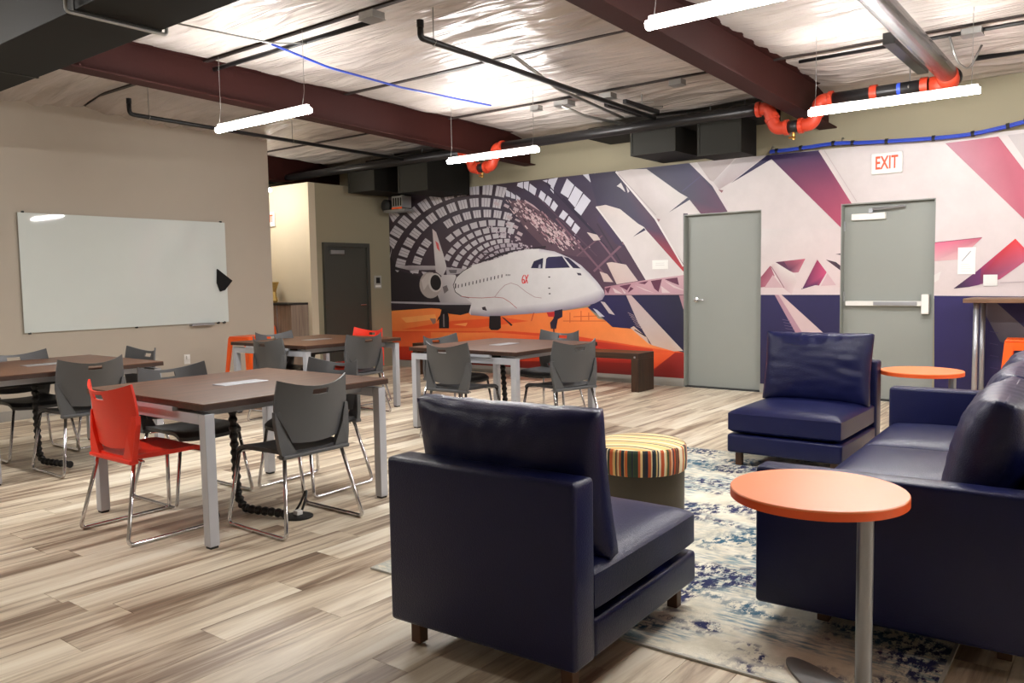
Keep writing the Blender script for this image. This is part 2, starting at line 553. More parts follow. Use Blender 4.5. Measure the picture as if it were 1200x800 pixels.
# ---- tapered steel roof beams
def beam_bottom(y): return 3.046 - .026 * (y - 3.036)
def roof_beam(xc, label, y0=YF, y1=YB):
    bm = bmesh.new()
    def slab(xa, xb, f0, f1):
        ys = [y0, y1]
        v = []
        for y in ys:
            v.append([bm.verts.new((x, y, z)) for x, z in ((xa, f0(y)), (xb, f0(y)), (xb, f1(y)), (xa, f1(y)))])
        for k in range(4):
            bm.faces.new((v[0][k], v[0][(k+1) % 4], v[1][(k+1) % 4], v[1][k]))
        bm.faces.new(v[0][::-1]); bm.faces.new(v[1])
    top = lambda y: roof_z(y) + .01
    slab(xc - .09, xc + .09, beam_bottom, lambda y: beam_bottom(y) + .014)
    slab(xc - .09, xc + .09, lambda y: top(y) - .014, top)
    slab(xc - .006, xc + .006, lambda y: beam_bottom(y) + .014, lambda y: top(y) - .014)
    o = ob('roof_beam', bm, M['beam'])
    return tag(o, label, 'beam', 'maroon roof beams', 'structure')
roof_beam(-6.71, 'maroon steel roof beam running over the tables on the left')
roof_beam(-2.74, 'maroon steel roof beam above the lounge, at the top centre')
roof_beam(-10.66, 'maroon steel roof beam over the side corridor', 6.52, YB)

# ================================================================== DOORS
def door(name, x0, x1, y, ztop, slab_m, label):
    """slab set back in an opening x0..x1 of a wall that faces -Y"""
    d = ob(name, B(x0 + .012, x1 - .012, y + .085, y + .13, .012, ztop - .014), slab_m)
    tag(d, label, kind='structure')
    ob('door_jamb', B(x0, x0 + .010, y + .0005, y + .14, 0, ztop), M['frame'], d)
    ob('door_jamb', B(x1 - .010, x1, y + .0005, y + .14, 0, ztop), M['frame'], d)
    ob('door_head', B(x0 + .010, x1 - .010, y + .0005, y + .14, ztop - .012, ztop), M['frame'], d)
    ob('threshold', B(x0 + .010, x1 - .010, y + .01, y + .14, 0, .012), M['black'], d)
    return d
def lever(d, x, y, z, sgn):
    bm = lathe([(0, 0), (.032, 0), (.032, .008), (.012, .012), (.012, .045), (0, .045)], 20)
    bmesh.ops.transform(bm, matrix=Matrix.Translation((x, y, z)) @ Matrix.Rotation(R(90), 4, 'X'), verts=bm.verts[:])
    tube(bm, rounded([(x, y - .045, z), (x, y - .055, z), (x + sgn * .12, y - .055, z)], .01), .009, 8)
    ob('door_handle', bm, M['chrome'], d, 'auto')

d1 = door('door_1', -4.424, -3.466, WALLY, 2.083, M['door'], 'plain grey door with a lever handle in the mural wall')
lever(d1, -4.30, WALLY + .085, 1.06, 1)

d2 = door('door_2', -2.594, -1.682, WALLY, 2.083, M['door'], 'grey exit door with a push bar below the EXIT sign')
yb = WALLY + .085
bm = B(-2.50, -2.16, yb - .05, yb, 1.905, 1.975, .006)
cl = ob('door_closer', bm, M['white'], d2)
bm = bmesh.new()
box(bm, -2.32, -2.28, yb - .075, yb - .03, 1.975, 2.02)
tube(bm, [(-2.305, yb - .06, 2.012), (-2.18, yb - .085, 2.015), (-1.97, yb - .06, 2.025)], .012, 8)
ob('closer_arm', bm, M['alu'], cl)
bar = ob('push_bar', B(-2.545, -1.80, yb - .07, yb, 1.0, 1.05, .006), M['white'], d2)
ob('push_bar_lever', B(-2.26, -1.84, yb - .085, yb - .055, 1.004, 1.046, .004), M['alu'], bar)
ob('latch_case', B(-1.80, -1.73, yb - .08, yb, .92, 1.12, .006), M['white'], d2)
for zz in (.3, 1.05, 1.80):
    ob('hinge', B(-2.582, -2.571, yb - .02, yb, zz, zz + .1), M['alu'], d2)

# door 3 in the khaki wall at the far left (faces +X)
X3 = -9.505
d3 = ob('door_3', B(X3, X3 + .018, 7.80, 8.575, .012, 1.87), M['door_dark'])
tag(d3, 'dark grey-green door in the far left corner', kind='structure')
bm = bmesh.new()
box(bm, X3, X3 + .05, 7.745, 7.80, 0, 1.93); box(bm, X3, X3 + .05, 8.575, 8.63, 0, 1.93); box(bm, X3, X3 + .05, 7.80, 8.575, 1.87, 1.93)
ob('door_frame', bm, M['door_dark'], d3)
ob('door_closer', B(X3 + .018, X3 + .06, 7.87, 8.12, 1.76, 1.82, .005), M['galv'], d3)
bm = T([(X3 + .018, 8.51, 1.0), (X3 + .065, 8.51, 1.0), (X3 + .065, 8.40, 1.0)], .009, 8)
ob('door_handle', bm, M['chrome'], d3)

# ================================================================== MURAL (flat print on the back wall)
mural_polys = []          # (points in photograph pixels, colours)
def P(pts, *cols):
    """one printed patch; one colour, or one per corner"""
    mural_polys.append((pts, cols))
def Ln(a, b, w, col):
    (x0, y0), (x1, y1) = a, b
    d = math.hypot(x1 - x0, y1 - y0); nx, ny = -(y1 - y0) / d * w / 2, (x1 - x0) / d * w / 2
    P([(x0 + nx, y0 + ny), (x1 + nx, y1 + ny), (x1 - nx, y1 - ny), (x0 - nx, y0 - ny)], col)
def PLn(pts, w, col):
    for a, b in zip(pts, pts[1:]): Ln(a, b, w, col)
def Ell(cx, cy, rx, ry, col, n=22, rot=0):
    P([(cx + rx*math.cos(t)*math.cos(rot) - ry*math.sin(t)*math.sin(rot), cy + rx*math.cos(t)*math.sin(rot) + ry*math.sin(t)*math.cos(rot)) for t in [2*math.pi*k/n for k in range(n)]], col)

NAVY, NAVY2, WHT, PINKW = (32, 27, 70), (36, 26, 96), (238, 231, 231), (242, 227, 228)
HD = (70, 57, 68)
# --- dark hangar base on the left and middle
P([(455, 231), (600, 212), (700, 202), (812, 190), (805, 345), (805, 350), (455, 372)], HD, HD, (72, 64, 90), (62, 54, 84), (92, 62, 86), (92, 62, 86), (52, 44, 52))
P([(455, 300), (470, 318), (520, 330), (560, 330), (560, 366), (455, 366)], (46, 40, 48))
# --- concrete on the right
P([(806, 190), (1215, 150), (1290, 142), (1290, 352), (806, 346)], WHT, WHT, (232, 224, 226), PINKW, PINKW)
# --- orange apron
P([(455, 364), (520, 360), (600, 362), (660, 364), (689, 360), (701, 373), (712, 376), (718, 383), (740, 385), (764, 404), (806, 414), (806, 460), (455, 460)],
  (252, 150, 78), (252, 142, 72), (250, 128, 60), (250, 138, 70), (250, 130, 66), (250, 140, 70), (250, 140, 70), (250, 140, 70), (252, 150, 84), (252, 150, 84), (240, 96, 40), (222, 70, 28), (226, 76, 32))
P([(455, 388), (600, 388), (670, 393), (715, 400), (765, 408), (806, 414), (806, 462), (455, 462)], (226, 70, 34), (232, 76, 34), (216, 66, 34), (226, 76, 34), (236, 90, 40), (236, 84, 36), (190, 40, 22), (190, 44, 26))
P([(459, 389), (560, 389), (575, 398), (570, 404), (459, 406)], (236, 92, 48), (240, 104, 52), (244, 128, 70), (240, 118, 62), (240, 104, 54))
P([(505, 389), (552, 390), (575, 389), (640, 394), (640, 410), (505, 410)], (246, 130, 64), (248, 140, 72), (244, 122, 60), (236, 92, 48), (232, 84, 40), (240, 108, 52))
P([(459, 425), (760, 425), (760, 460), (459, 460)], (140, 26, 20), (150, 28, 20), (120, 20, 20), (110, 20, 18))
P([(660, 398), (700, 400), (765, 409), (765, 426), (690, 424), (660, 420)], (196, 48, 28), (190, 46, 26), (214, 66, 30), (170, 34, 22), (150, 28, 22), (180, 40, 26))
P([(763, 413), (801, 413), (790, 414), (763, 434)], (238, 92, 38), (240, 96, 40), (236, 88, 36), (230, 78, 32))
P([(801, 413), (791, 413), (762, 436), (762, 462), (803, 462)], (152, 30, 22), (160, 34, 22), (150, 28, 20), (128, 22, 18), (130, 22, 20))
P([(530, 376), (590, 372), (620, 376), (560, 384), (470, 386)], (236, 88, 40))
P([(470, 372), (510, 368), (512, 374), (476, 378)], (253, 168, 96))
P([(531, 380), (548, 378), (546, 382)], (253, 160, 90))
for a in ((668, 366, 668, 378), (681, 364, 681, 377), (690, 366, 690, 375), (660, 376, 712, 376), (672, 371, 700, 370)):
    Ln(a[:2], a[2:], .9, (206, 82, 40))
# --- arched rows of roof windows
WIN = (214, 210, 218)
rows = [(560, 123, 131), (562, 108, 115), (565, 93, 98), (570, 80, 85), (578, 69, 75), (584, 61, 67), (589, 54, 60), (594, 48, 53), (598, 43, 47.5), (602, 38.5, 43), (605, 34.5, 38.5), (608, 31, 35)]
hang = random.Random(11)
for k, (cx, b, a) in enumerate(rows):
    step = 14.6 / 110 * (1 + .02 * k) if k < 7 else 12.5 / 80
    hw = .38 * step
    hh = .055 if k < 4 else .05
    th = math.pi - .10 - (.05 if k % 2 else 0)
    lim = math.pi / 2 - (.30 if k < 6 else .15)
    off = {0: .06, 1: .015, 2: .0, 3: .03}.get(k, .02 * (k % 3))
    th -= off
    while th > lim:
        def pt(t, s): return (cx + a * s * math.cos(t), 330 - b * s * math.sin(t))
        c0 = pt(th, 1)
        if c0[0] > 455 and c0[1] < 319 and (c0[1] > 231 - .115 * (c0[0] - 455) + 1) and not (505 < c0[0] < 524 and c0[1] > 268):
            if c0[0] > 456 and (k > 0 or c0[0] < 466):
                if k < 4:
                    for q in range(3):
                        u0_, u1_ = th + hw - 2*hw*q/3, th + hw - 2*hw*(q + .88)/3
                        P([pt(u0_, 1 - hh), pt(u0_, 1 + hh), pt(u1_, 1 + hh), pt(u1_, 1 - hh)], (224, 219, 226), (212, 208, 218), (214, 209, 219), (226, 222, 228))
                else:
                    P([pt(th + hw, 1 - hh), pt(th + hw, 1 + hh), pt(th - hw, 1 + hh), pt(th - hw, 1 - hh)], WIN if k < 8 else (196, 186, 198))
        th -= step
# fin-side window bits at the left edge
for q in ([(456, 299), (460, 288), (457, 303)], [(456, 250), (458, 247), (457, 252)], [(463, 316), (468, 317), (466, 319)], [(480, 317), (486, 318), (484, 321)], [(494, 318), (501, 319), (497, 323)]):
    P(q, WIN)
# --- windows of the right hand vault, seen edge on
VW = (226, 226, 240)
for q in ([(664.5, 209), (673, 217), (666, 232), (657, 226)], [(674, 218), (683, 225.5), (674, 243), (666, 234)], [(684, 227), (692.5, 235), (681, 252.5), (673, 245)],
          [(636, 211.5), (642, 210.5), (641, 214)], [(643, 210), (654, 208), (649, 220), (642, 214)],
          [(634, 223), (640, 228), (637, 237), (631, 231)], [(642, 229), (647, 233), (644, 242), (638, 236)], [(649, 235), (654, 241), (650, 248), (645, 243)],
          [(660, 246), (666, 251), (661, 258), (655, 254)], [(667, 253), (673, 259), (669, 266), (663, 260)], [(674, 261), (680, 267), (674, 276), (670, 269)],
          [(607, 214.5), (613, 213), (613, 221), (606, 218)], [(614, 213), (620, 212.5), (619, 224), (614, 220)], [(621, 215), (629, 221), (627, 229), (620, 224)],
          [(683, 204.5), (698, 203), (692, 213.5)], [(593, 222), (598, 225), (598, 231), (593, 230)], [(599, 225), (604, 229), (604, 233), (599, 232)], [(605, 228), (610, 232), (609, 238), (605, 235)],
          [(646, 216), (649, 220), (649, 227), (645, 222)], [(702, 203), (706, 203), (707, 208), (704, 207)]):
    P(q, VW)
for q in ([(615, 234), (625, 240), (633, 247), (632, 253), (623, 246), (614, 239)], [(636, 249), (644, 256), (652, 263), (651, 267), (642, 260), (634, 253)],
          [(622, 252), (632, 258), (640, 268), (634, 266)], [(600, 240), (606, 244), (616, 252), (610, 250)]):
    P(q, (214, 188, 196))
P([(596, 236), (612, 234), (640, 252), (664, 272), (694, 302), (672, 300), (640, 292), (614, 266)], (100, 78, 90), (112, 86, 98), (104, 80, 94), (98, 74, 90), (92, 68, 86), (94, 70, 88), (100, 76, 90), (104, 80, 92))
for k, (cx, b, a) in enumerate(rows[2:9]):
    for q in range(7):
        th = math.pi / 2 - .18 - q * .12 - .03 * k
        c0 = (cx + a * math.cos(th), 330 - b * math.sin(th))
        if c0[0] > 612 or hang.random() < .2: continue
        Ln((c0[0] - 3, c0[1] - 1.2), (c0[0] + 2.6, c0[1] + 1.6), hang.uniform(2, 5) * (1 - k * .08), (206, 188, 196))
for i in range(330):      # glints of the vault running off to the right
    t = hang.random(); s = hang.random()
    x = 592 + 66 * t + 36 * s + hang.uniform(-8, 8); y = 232 + 54 * t + 18 * s + hang.uniform(-8, 8)
    if y > 292 or x > 690 or (x < 640 and y > 284): continue
    l = hang.uniform(1.5, 6); w = hang.uniform(.6, 1.7)
    Ln((x, y), (x + l * .66, y + l * .75), w, (226, 202, 206) if hang.random() < .55 else ((190, 150, 160) if hang.random() < .6 else (60, 46, 60)))
for i in range(60):       # small far windows
    t = hang.random()
    x = 572 + 52 * t + hang.uniform(-6, 6); y = 262 + 30 * t + hang.uniform(-3, 6)
    if y > 296 - (x - 570) * .05: continue
    P([(x, y), (x + 1.7, y + .2), (x + 1.7, y + 1.8), (x, y + 1.6)], (206, 192, 204))
# dark ribs and braces
for a, b, w, c in (((652, 256), (716, 330), 2.2, (128, 96, 112)), ((628, 228), (700, 300), 1.4, (92, 70, 90)), ((688, 262), (726, 312), 2.0, (136, 104, 122)),
                   ((700, 262), (742, 330), 1.6, (60, 48, 70)), ((696, 318), (732, 284), 2.6, (132, 98, 116)), ((676, 300), (706, 276), 1.6, (120, 90, 106)),
                   ((660, 232), (700, 276), 2.0, (46, 40, 66)), ((640, 214), (712, 290), 1.2, (46, 40, 66)), ((560, 296), (640, 300), 1.0, (40, 34, 44))):
    Ln(a, b, w, c)
P([(688, 272), (700, 275), (704, 281), (696, 282)], (222, 208, 204)); P([(706, 256), (709, 262), (708, 268), (706, 262)], (214, 206, 212))
P([(706, 247), (716, 262), (732, 290), (722, 286), (700, 258)], (72, 56, 88))
# --- big concrete ribs between the vault and the first door
P([(690, 203), (722, 201), (766, 254), (780, 275), (801, 311), (801, 318), (767, 281), (757, 270), (748, 262), (727, 245), (710, 240), (700, 240)],
  (54, 48, 74), (60, 56, 78), (58, 50, 84), (86, 46, 84), (178, 42, 52), (180, 44, 50), (150, 46, 60), (92, 46, 82), (64, 56, 88), (66, 60, 86), (62, 56, 84), (56, 50, 78))
P([(722, 201), (740, 198), (758, 198), (796, 225), (800, 225), (806, 231), (808, 234), (821, 250), (801, 250), (801, 309), (784, 282), (768, 256)],
  (226, 218, 218), (224, 214, 214), (226, 220, 218), (232, 226, 224), (230, 224, 222), (228, 220, 220), (232, 226, 224), WHT, WHT, WHT, WHT, (214, 204, 204))
P([(784, 249), (806, 231.3), (808.5, 234)], NAVY)
Ln((722, 201), (768, 256), 2.2, (242, 236, 236)); Ln((768, 256), (801, 312), 2.0, (244, 238, 238)); Ln((725, 204), (769, 252), 1.0, (190, 178, 180))
P([(770, 256), (774, 257), (772, 260)], (150, 110, 116))
P([(758, 198), (809, 191), (835, 218), (853, 248), (822, 251), (806, 231), (797, 226)], (34, 30, 66), (40, 34, 84), (40, 32, 78), (96, 44, 84), (104, 40, 80), (44, 34, 74), (38, 32, 70))
Ln((800, 224), (822, 206), 1.0, (62, 52, 100))
Ln((809, 190.5), (836, 217), 2.6, (240, 232, 234)); Ln((836, 217), (854, 247), 2.6, (240, 230, 232))
P([(728, 214), (732, 222), (733, 225), (727, 220), (723, 218)], (226, 220, 220)); P([(734, 218), (738, 224), (736, 226)], (222, 214, 216))
P([(699, 242), (710, 240), (727, 245), (748, 262), (755, 266), (758, 270), (767, 280), (800, 317), (806, 322), (757, 328), (730, 283), (711, 257)],
  (224, 212, 208), (228, 216, 212), (230, 222, 218), (232, 224, 222), (232, 226, 224), WHT, WHT, WHT, WHT, WHT, (238, 230, 230), (226, 218, 218))
P([(742, 277.5), (755, 267), (757, 269.5)], NAVY)
Ln((699, 242), (730, 283), 1.8, (240, 234, 234))
P([(711, 308), (717, 307), (734, 310), (748, 329), (723, 333)], (226, 204, 198), (228, 208, 202), (230, 212, 208), (228, 206, 206), (226, 202, 198))
P([(703, 318), (712, 321), (719, 330.5), (708, 330)], (220, 196, 192))
# --- lattice girder, lower panels
P([(709, 336), (757, 328), (806, 321.5), (806, 345), (709, 345.5)], (190, 136, 152), (206, 160, 172), (220, 180, 190), (214, 172, 184), (202, 156, 170))
DK = (104, 46, 78)
for q in ([(709, 338), (716, 336), (713, 344)], [(726, 335), (740, 332.5), (735, 340)], [(739, 336), (743, 338), (736, 343)], [(748, 331.5), (760, 329), (756, 333)], [(763, 329), (776, 327), (772, 342), (767, 338)], [(779, 327), (794, 325), (796, 334), (788, 331)]):
    P(q, DK)
for q in ([(718, 337), (730, 344), (721, 343)], [(744, 334), (768, 343.5), (756, 340)], [(779, 329), (804, 341), (790, 337)], [(728, 337), (734, 343), (732, 344)], [(775, 335), (786, 343), (776, 343)]):
    P(q, (236, 214, 218))
P([(704, 345.8), (806, 345.8), (806, 414), (764, 404), (740, 385), (718, 383), (706, 372), (689, 360), (700, 352)], (38, 30, 82), (26, 24, 60), (28, 24, 62), (30, 26, 70), (36, 30, 84), (36, 30, 84), (40, 34, 90), (40, 34, 90), (40, 34, 90))
P([(734, 345.8), (740, 345.8), (770, 378), (801, 411), (790, 411.5), (764, 404), (748, 378)], (214, 186, 188), (214, 186, 188), (220, 202, 198), (226, 206, 196), (232, 196, 176), (232, 206, 190), (216, 198, 196))
P([(704, 353), (709, 354), (721, 369), (714, 367)], (214, 198, 200)); P([(695, 361), (700, 363), (709, 371), (703, 371)], (222, 222, 236))
for i in range(7):
    Ln((736 + i * 1.6, 366 + i * 2.6), (743 + i * 1.7, 369.5 + i * 2.6), .7, (164, 140, 150))
P([(739, 384), (743, 382), (758, 395), (762, 404)], (236, 206, 190)); Ln((744, 386), (757, 394), 1.2, (60, 40, 44))
P([(796, 345.8), (806, 345.8), (806, 366), (801, 362)], (196, 150, 160))
# --- between the two doors
P([(901, 182), (960, 176), (999, 238), (999, 266), (986, 267), (904, 186)], (44, 30, 84), (54, 34, 88), (196, 84, 116), (204, 92, 122), (198, 78, 112), (48, 32, 86))
P([(899, 182), (903, 181.5), (905, 186), (857, 214.5)], (40, 30, 80))
P([(817, 190), (862, 185), (836, 213), (832, 211)], (204, 192, 192), (210, 200, 202), (206, 192, 192), (190, 172, 172))
P([(836, 213), (864, 185), (898, 182), (858, 213), (843, 222)], (224, 216, 218), (222, 216, 218), (216, 208, 212), (214, 202, 206), (204, 186, 190))
P([(842, 222), (848, 223), (846, 226)], (150, 90, 100))
Ln((961, 176), (1000, 238), 3.4, (244, 232, 232)); Ln((966, 176), (1004, 236), .8, (216, 200, 202))
P([(893, 268), (986, 268), (986, 345), (888, 345)], WHT, PINKW, (244, 222, 224), (244, 224, 226))
P([(888, 337.5), (986, 336.5), (986, 345.3), (888, 345.3)], (244, 226, 228))
P([(903, 311), (908, 323), (898, 336), (888, 337), (889, 328)], (176, 92, 116), (190, 116, 136), (196, 120, 140), (150, 60, 92), (150, 60, 92))
P([(906, 322), (918, 337), (896, 337)], (226, 190, 198))
P([(904, 310), (912, 308), (931, 320), (934, 329), (928, 345), (919, 338)], (230, 204, 208), (246, 238, 236), (246, 240, 238), (238, 222, 222), (240, 216, 220), (222, 190, 198))
Ln((904, 312), (919, 337), 1.2, (170, 130, 140))
P([(909, 307), (944, 303), (936, 319), (930, 319.5), (925, 317)], (108, 44, 84), (214, 110, 134), (206, 128, 148), (196, 120, 142), (84, 40, 80))
P([(909, 307), (919, 306.5), (926, 317.5)], (92, 40, 80))
P([(958, 304), (969, 319), (960, 334.5), (956, 334), (939, 339)], (176, 56, 104), (206, 76, 120), (170, 60, 112), (100, 44, 100), (36, 24, 84))
Ln((958, 303), (940, 338), 1.0, (240, 216, 220))
P([(970, 320), (980, 334), (962, 335)], (232, 196, 204))
P([(968, 304), (980, 307), (986, 312), (986, 317.5)], (86, 50, 70), (60, 40, 60), (50, 36, 56), (70, 44, 66)); P([(979, 297.8), (986, 296.8), (986, 298.8)], (60, 44, 60))
P([(888, 345.3), (990, 345.3), (1000, 465), (888, 465)], (36, 28, 92), (32, 26, 86), (28, 22, 70), (28, 22, 70))
P([(908, 345.3), (916, 345.3), (1020, 440), (964, 440)], (224, 190, 198), (236, 206, 210), (236, 214, 214), (228, 204, 206))
P([(908, 345.3), (912.5, 345.3), (972, 440), (960, 440)], (196, 152, 170))
for i in range(4):
    Ln((917 + i * 1.2, 374 + i * 3.5), (926 + i * 1.8, 376 + i * 3.5), .6, (110, 90, 130))
# --- right of the exit door
P([(1108, 168), (1170, 160), (1200, 199), (1262, 282), (1262, 320), (1200, 256.5)], (204, 146, 164), (202, 92, 118), (206, 84, 112), (206, 84, 112), (200, 80, 110), (208, 96, 122))
P([(1171, 160), (1181, 158.5), (1200, 186), (1262, 268), (1262, 282), (1200, 199)], (240, 228, 228))
P([(1181, 158.5), (1290, 143), (1290, 300), (1262, 268), (1200, 186)], (214, 206, 208))
P([(1095, 284.5), (1151, 278.5), (1140, 289), (1124, 304), (1095, 306)], (226, 104, 140), (206, 96, 124), (236, 170, 180), (238, 194, 200), (236, 186, 194))
Ln((1095, 284.3), (1151, 278.3), .8, (150, 60, 90))
P([(1117.5, 338), (1145, 317.5), (1190, 279.5), (1200, 290), (1226, 318), (1200, 307), (1172, 327), (1160, 330.5), (1140, 335)],
  (30, 20, 62), (150, 34, 110), (222, 40, 44), (214, 44, 66), (206, 60, 90), (206, 96, 130), (200, 80, 126), (140, 36, 96), (70, 28, 92))
P([(1117.5, 338), (1150, 314), (1148, 333.5), (1136, 336)], (28, 20, 62), (120, 34, 112), (110, 36, 108), (40, 22, 74))
Ln((1172, 331), (1260, 328), .7, (206, 190, 196)); P([(1095, 322), (1103, 318), (1100, 328), (1095, 331)], (248, 242, 240))
P([(1095, 346.3), (1290, 348), (1290, 466), (1095, 462)], (40, 28, 104), (30, 24, 76), (26, 20, 60), (34, 24, 88))
P([(1146, 352), (1165, 352), (1210, 392), (1230, 420), (1172, 400)], (116, 106, 118), (128, 116, 126), (112, 104, 118), (90, 84, 100), (84, 78, 96))
P([(1150, 346.8), (1290, 348.5), (1290, 466), (1186, 400), (1168, 366)], (28, 22, 58), (22, 20, 48), (20, 18, 44), (22, 20, 52), (24, 20, 54)) if False else None
for i in range(4):
    Ln((1160, 388 + i * 14), (1170, 390 + i * 14), .8, (74, 60, 110))
# --- business jet
FW = (238, 236, 238)
P([(463.5, 312.6), (480, 311), (522, 311.5), (522, 316), (480, 316.5)], (216, 210, 214), (190, 182, 188), (206, 200, 204), (170, 162, 170), (160, 152, 160))
P([(507, 268), (511.5, 272), (520, 298), (524, 314), (519, 324), (511, 318), (509.5, 300)], (226, 214, 216), (224, 210, 214), (230, 226, 228), (226, 222, 226), (206, 200, 206), (210, 204, 208), (224, 220, 224))
P([(510.5, 282), (514, 285), (516, 295), (512.5, 291)], (214, 90, 92))
P([(523, 313), (545, 315), (541, 320), (524, 323)], (190, 184, 192))
P([(526, 316), (536, 316), (535, 320), (528, 320)], (110, 104, 112))
P([(513, 345), (518, 322), (534, 322), (545, 348), (556, 353), (553, 357), (517, 356)], (196, 190, 194), (214, 208, 212), FW, (226, 222, 226), (224, 220, 224), (206, 200, 206), (170, 164, 170))
P([(519, 336), (524, 334), (526, 340), (521, 344)], (120, 114, 118))
Ell(504.5, 334, 12.5, 15.5, (188, 178, 174), rot=-.15)
P([(494, 328), (500, 321), (508, 319), (504, 330), (497, 340)], (216, 208, 206))
Ell(510.5, 331, 8.2, 11.2, (222, 216, 214), rot=-.1)
Ell(511, 331, 6.3, 9.2, (34, 30, 34), rot=-.1)
P([(455, 352.5), (500, 353.5), (553, 356), (551, 366), (540, 369), (527, 367.5), (515, 361.5), (490, 360), (455, 363)], (52, 44, 56), (56, 48, 58), (40, 36, 44), (34, 30, 38), (34, 30, 38), (36, 32, 40), (40, 34, 42), (44, 36, 46), (54, 40, 56))
P([(456, 353), (553, 355), (553, 357), (520, 357), (456, 355)], (190, 186, 194))
P([(533, 326), (543, 317.5), (553, 311), (580, 303.5), (600, 296), (618, 292), (632, 291.5), (650, 294.5), (668, 302), (681, 310.5), (691, 320), (701, 331), (707.5, 340), (709, 346), (706, 351), (697, 355.5), (680, 360), (660, 363.5), (640, 366), (620, 367.5), (600, 369), (575, 371), (552, 369), (550, 366), (553, 355), (546, 349), (536, 344), (531, 335)], FW)
lo_ = [(552, 369), (575, 371), (600, 369), (620, 367.5), (640, 366), (660, 363.5), (680, 360), (697, 355.5), (706, 351), (709, 346)]
hi_ = [(552, 361), (575, 361), (600, 359), (620, 357), (640, 355), (660, 352), (680, 347), (695, 342), (702, 339), (706, 338)]
for k in range(9):
    P([hi_[k], hi_[k + 1], lo_[k + 1], lo_[k]], FW, FW, (160, 148, 172), (160, 146, 166))
up_ = [(632, 291.5), (650, 294.5), (668, 302), (681, 310.5), (691, 320), (701, 331), (707.5, 340)]
in_ = [(632, 296), (648, 299), (664, 306), (676, 314), (686, 323), (696, 333), (702, 341)]
for k in range(6):
    P([in_[k], in_[k + 1], up_[k + 1], up_[k]], FW, FW, (214, 210, 222), (214, 210, 222))
P([(560, 306.5), (600, 293), (640, 288), (640, 290.5), (618, 291), (600, 295.2), (566, 306.8)], (46, 38, 50))
PLn([(553, 312), (543, 317.5), (535, 325), (531.5, 334), (534, 342), (541, 347), (550, 349)], .9, (74, 66, 70))
PLn([(541, 347), (550, 348.5), (565, 349), (580, 348), (590, 349), (598, 354), (606, 361)], .7, (198, 110, 116))
PLn([(580, 348), (586, 340), (592, 334), (599, 331.5), (607, 334), (617, 342), (627, 348), (635, 349)], .6, (186, 150, 156))
P([(565, 360), (569, 359), (571, 364), (566, 363)], (70, 62, 72))
for i in range(13):
    t = i / 12
    x, y = 537 + 51 * t, 333.5 - 12 * t
    P([(x, y), (x + 1.2, y - .3), (x + 1.0, y + 3.6), (x - .2, y + 3.9)], (74, 66, 78))
P([(533.6, 332), (535, 332), (535, 337.5), (533.4, 338)], (60, 54, 62))
CW = (36, 32, 72)
P([(622.5, 314), (626, 306), (637, 302), (636, 314.5)], CW); P([(640.5, 303), (643, 301), (659, 300), (668.5, 313.5), (639.3, 314.5)], CW, (60, 56, 96), (44, 38, 78), CW, (56, 52, 96))
P([(661, 301), (666.5, 302), (681, 314.5), (672, 314)], CW)
P([(632, 310), (634, 309.5), (634, 314), (631, 314)], (190, 190, 206))
P([(676, 319.5), (681, 320), (682, 322.5), (678, 322.5)], (70, 64, 84))
for x, y in ((644, 324.5), (644, 337.5), (644.5, 344)): Ell(x, y, 1.3, .8, (70, 64, 76), 10)
for x in (593, 595, 597): P([(x, 321.3), (x + 1.3, 321), (x + 1.3, 323), (x, 323.3)], (130, 124, 130))
# 6X on the nose
RD = (214, 52, 56)
PLn([(614.8, 322), (612.9, 324.4), (612.2, 328), (612.6, 331.4), (614.2, 331.8), (615.0, 329.6), (614.4, 327.2), (612.6, 328)], 1.15, RD)
Ln((616.0, 322.2), (618.6, 331.8), 1.2, RD); Ln((619.4, 321.6), (615.4, 332.0), 1.2, RD)
# undercarriage
GB = (34, 28, 34)
P([(518, 362), (524, 362), (526.5, 372), (526.5, 384.5), (515, 384.5), (515, 374)], GB); P([(519.6, 368), (521, 368), (521.5, 383), (519.8, 383)], (150, 140, 140))
P([(514, 372), (518, 367), (518, 370), (512, 377)], GB); P([(504, 373), (511, 373), (511, 378), (508, 380)], (170, 130, 120))
P([(574, 370), (587, 370), (587.5, 384), (584, 386.5), (576, 386.5), (573.5, 384)], GB); P([(588, 371), (591, 372), (601, 380.5), (599.5, 382)], (56, 34, 40))
P([(650, 364), (659.5, 362), (659.5, 371), (654, 374), (652, 385), (646, 385), (645, 378), (649, 373)], (40, 30, 56)); P([(648.5, 385), (650, 385), (650, 391), (649, 391)], GB)
P([(641, 366), (650, 365), (650, 371), (643, 371)], (196, 40, 44)); Ln((626, 366), (623, 376), .8, (190, 60, 50))

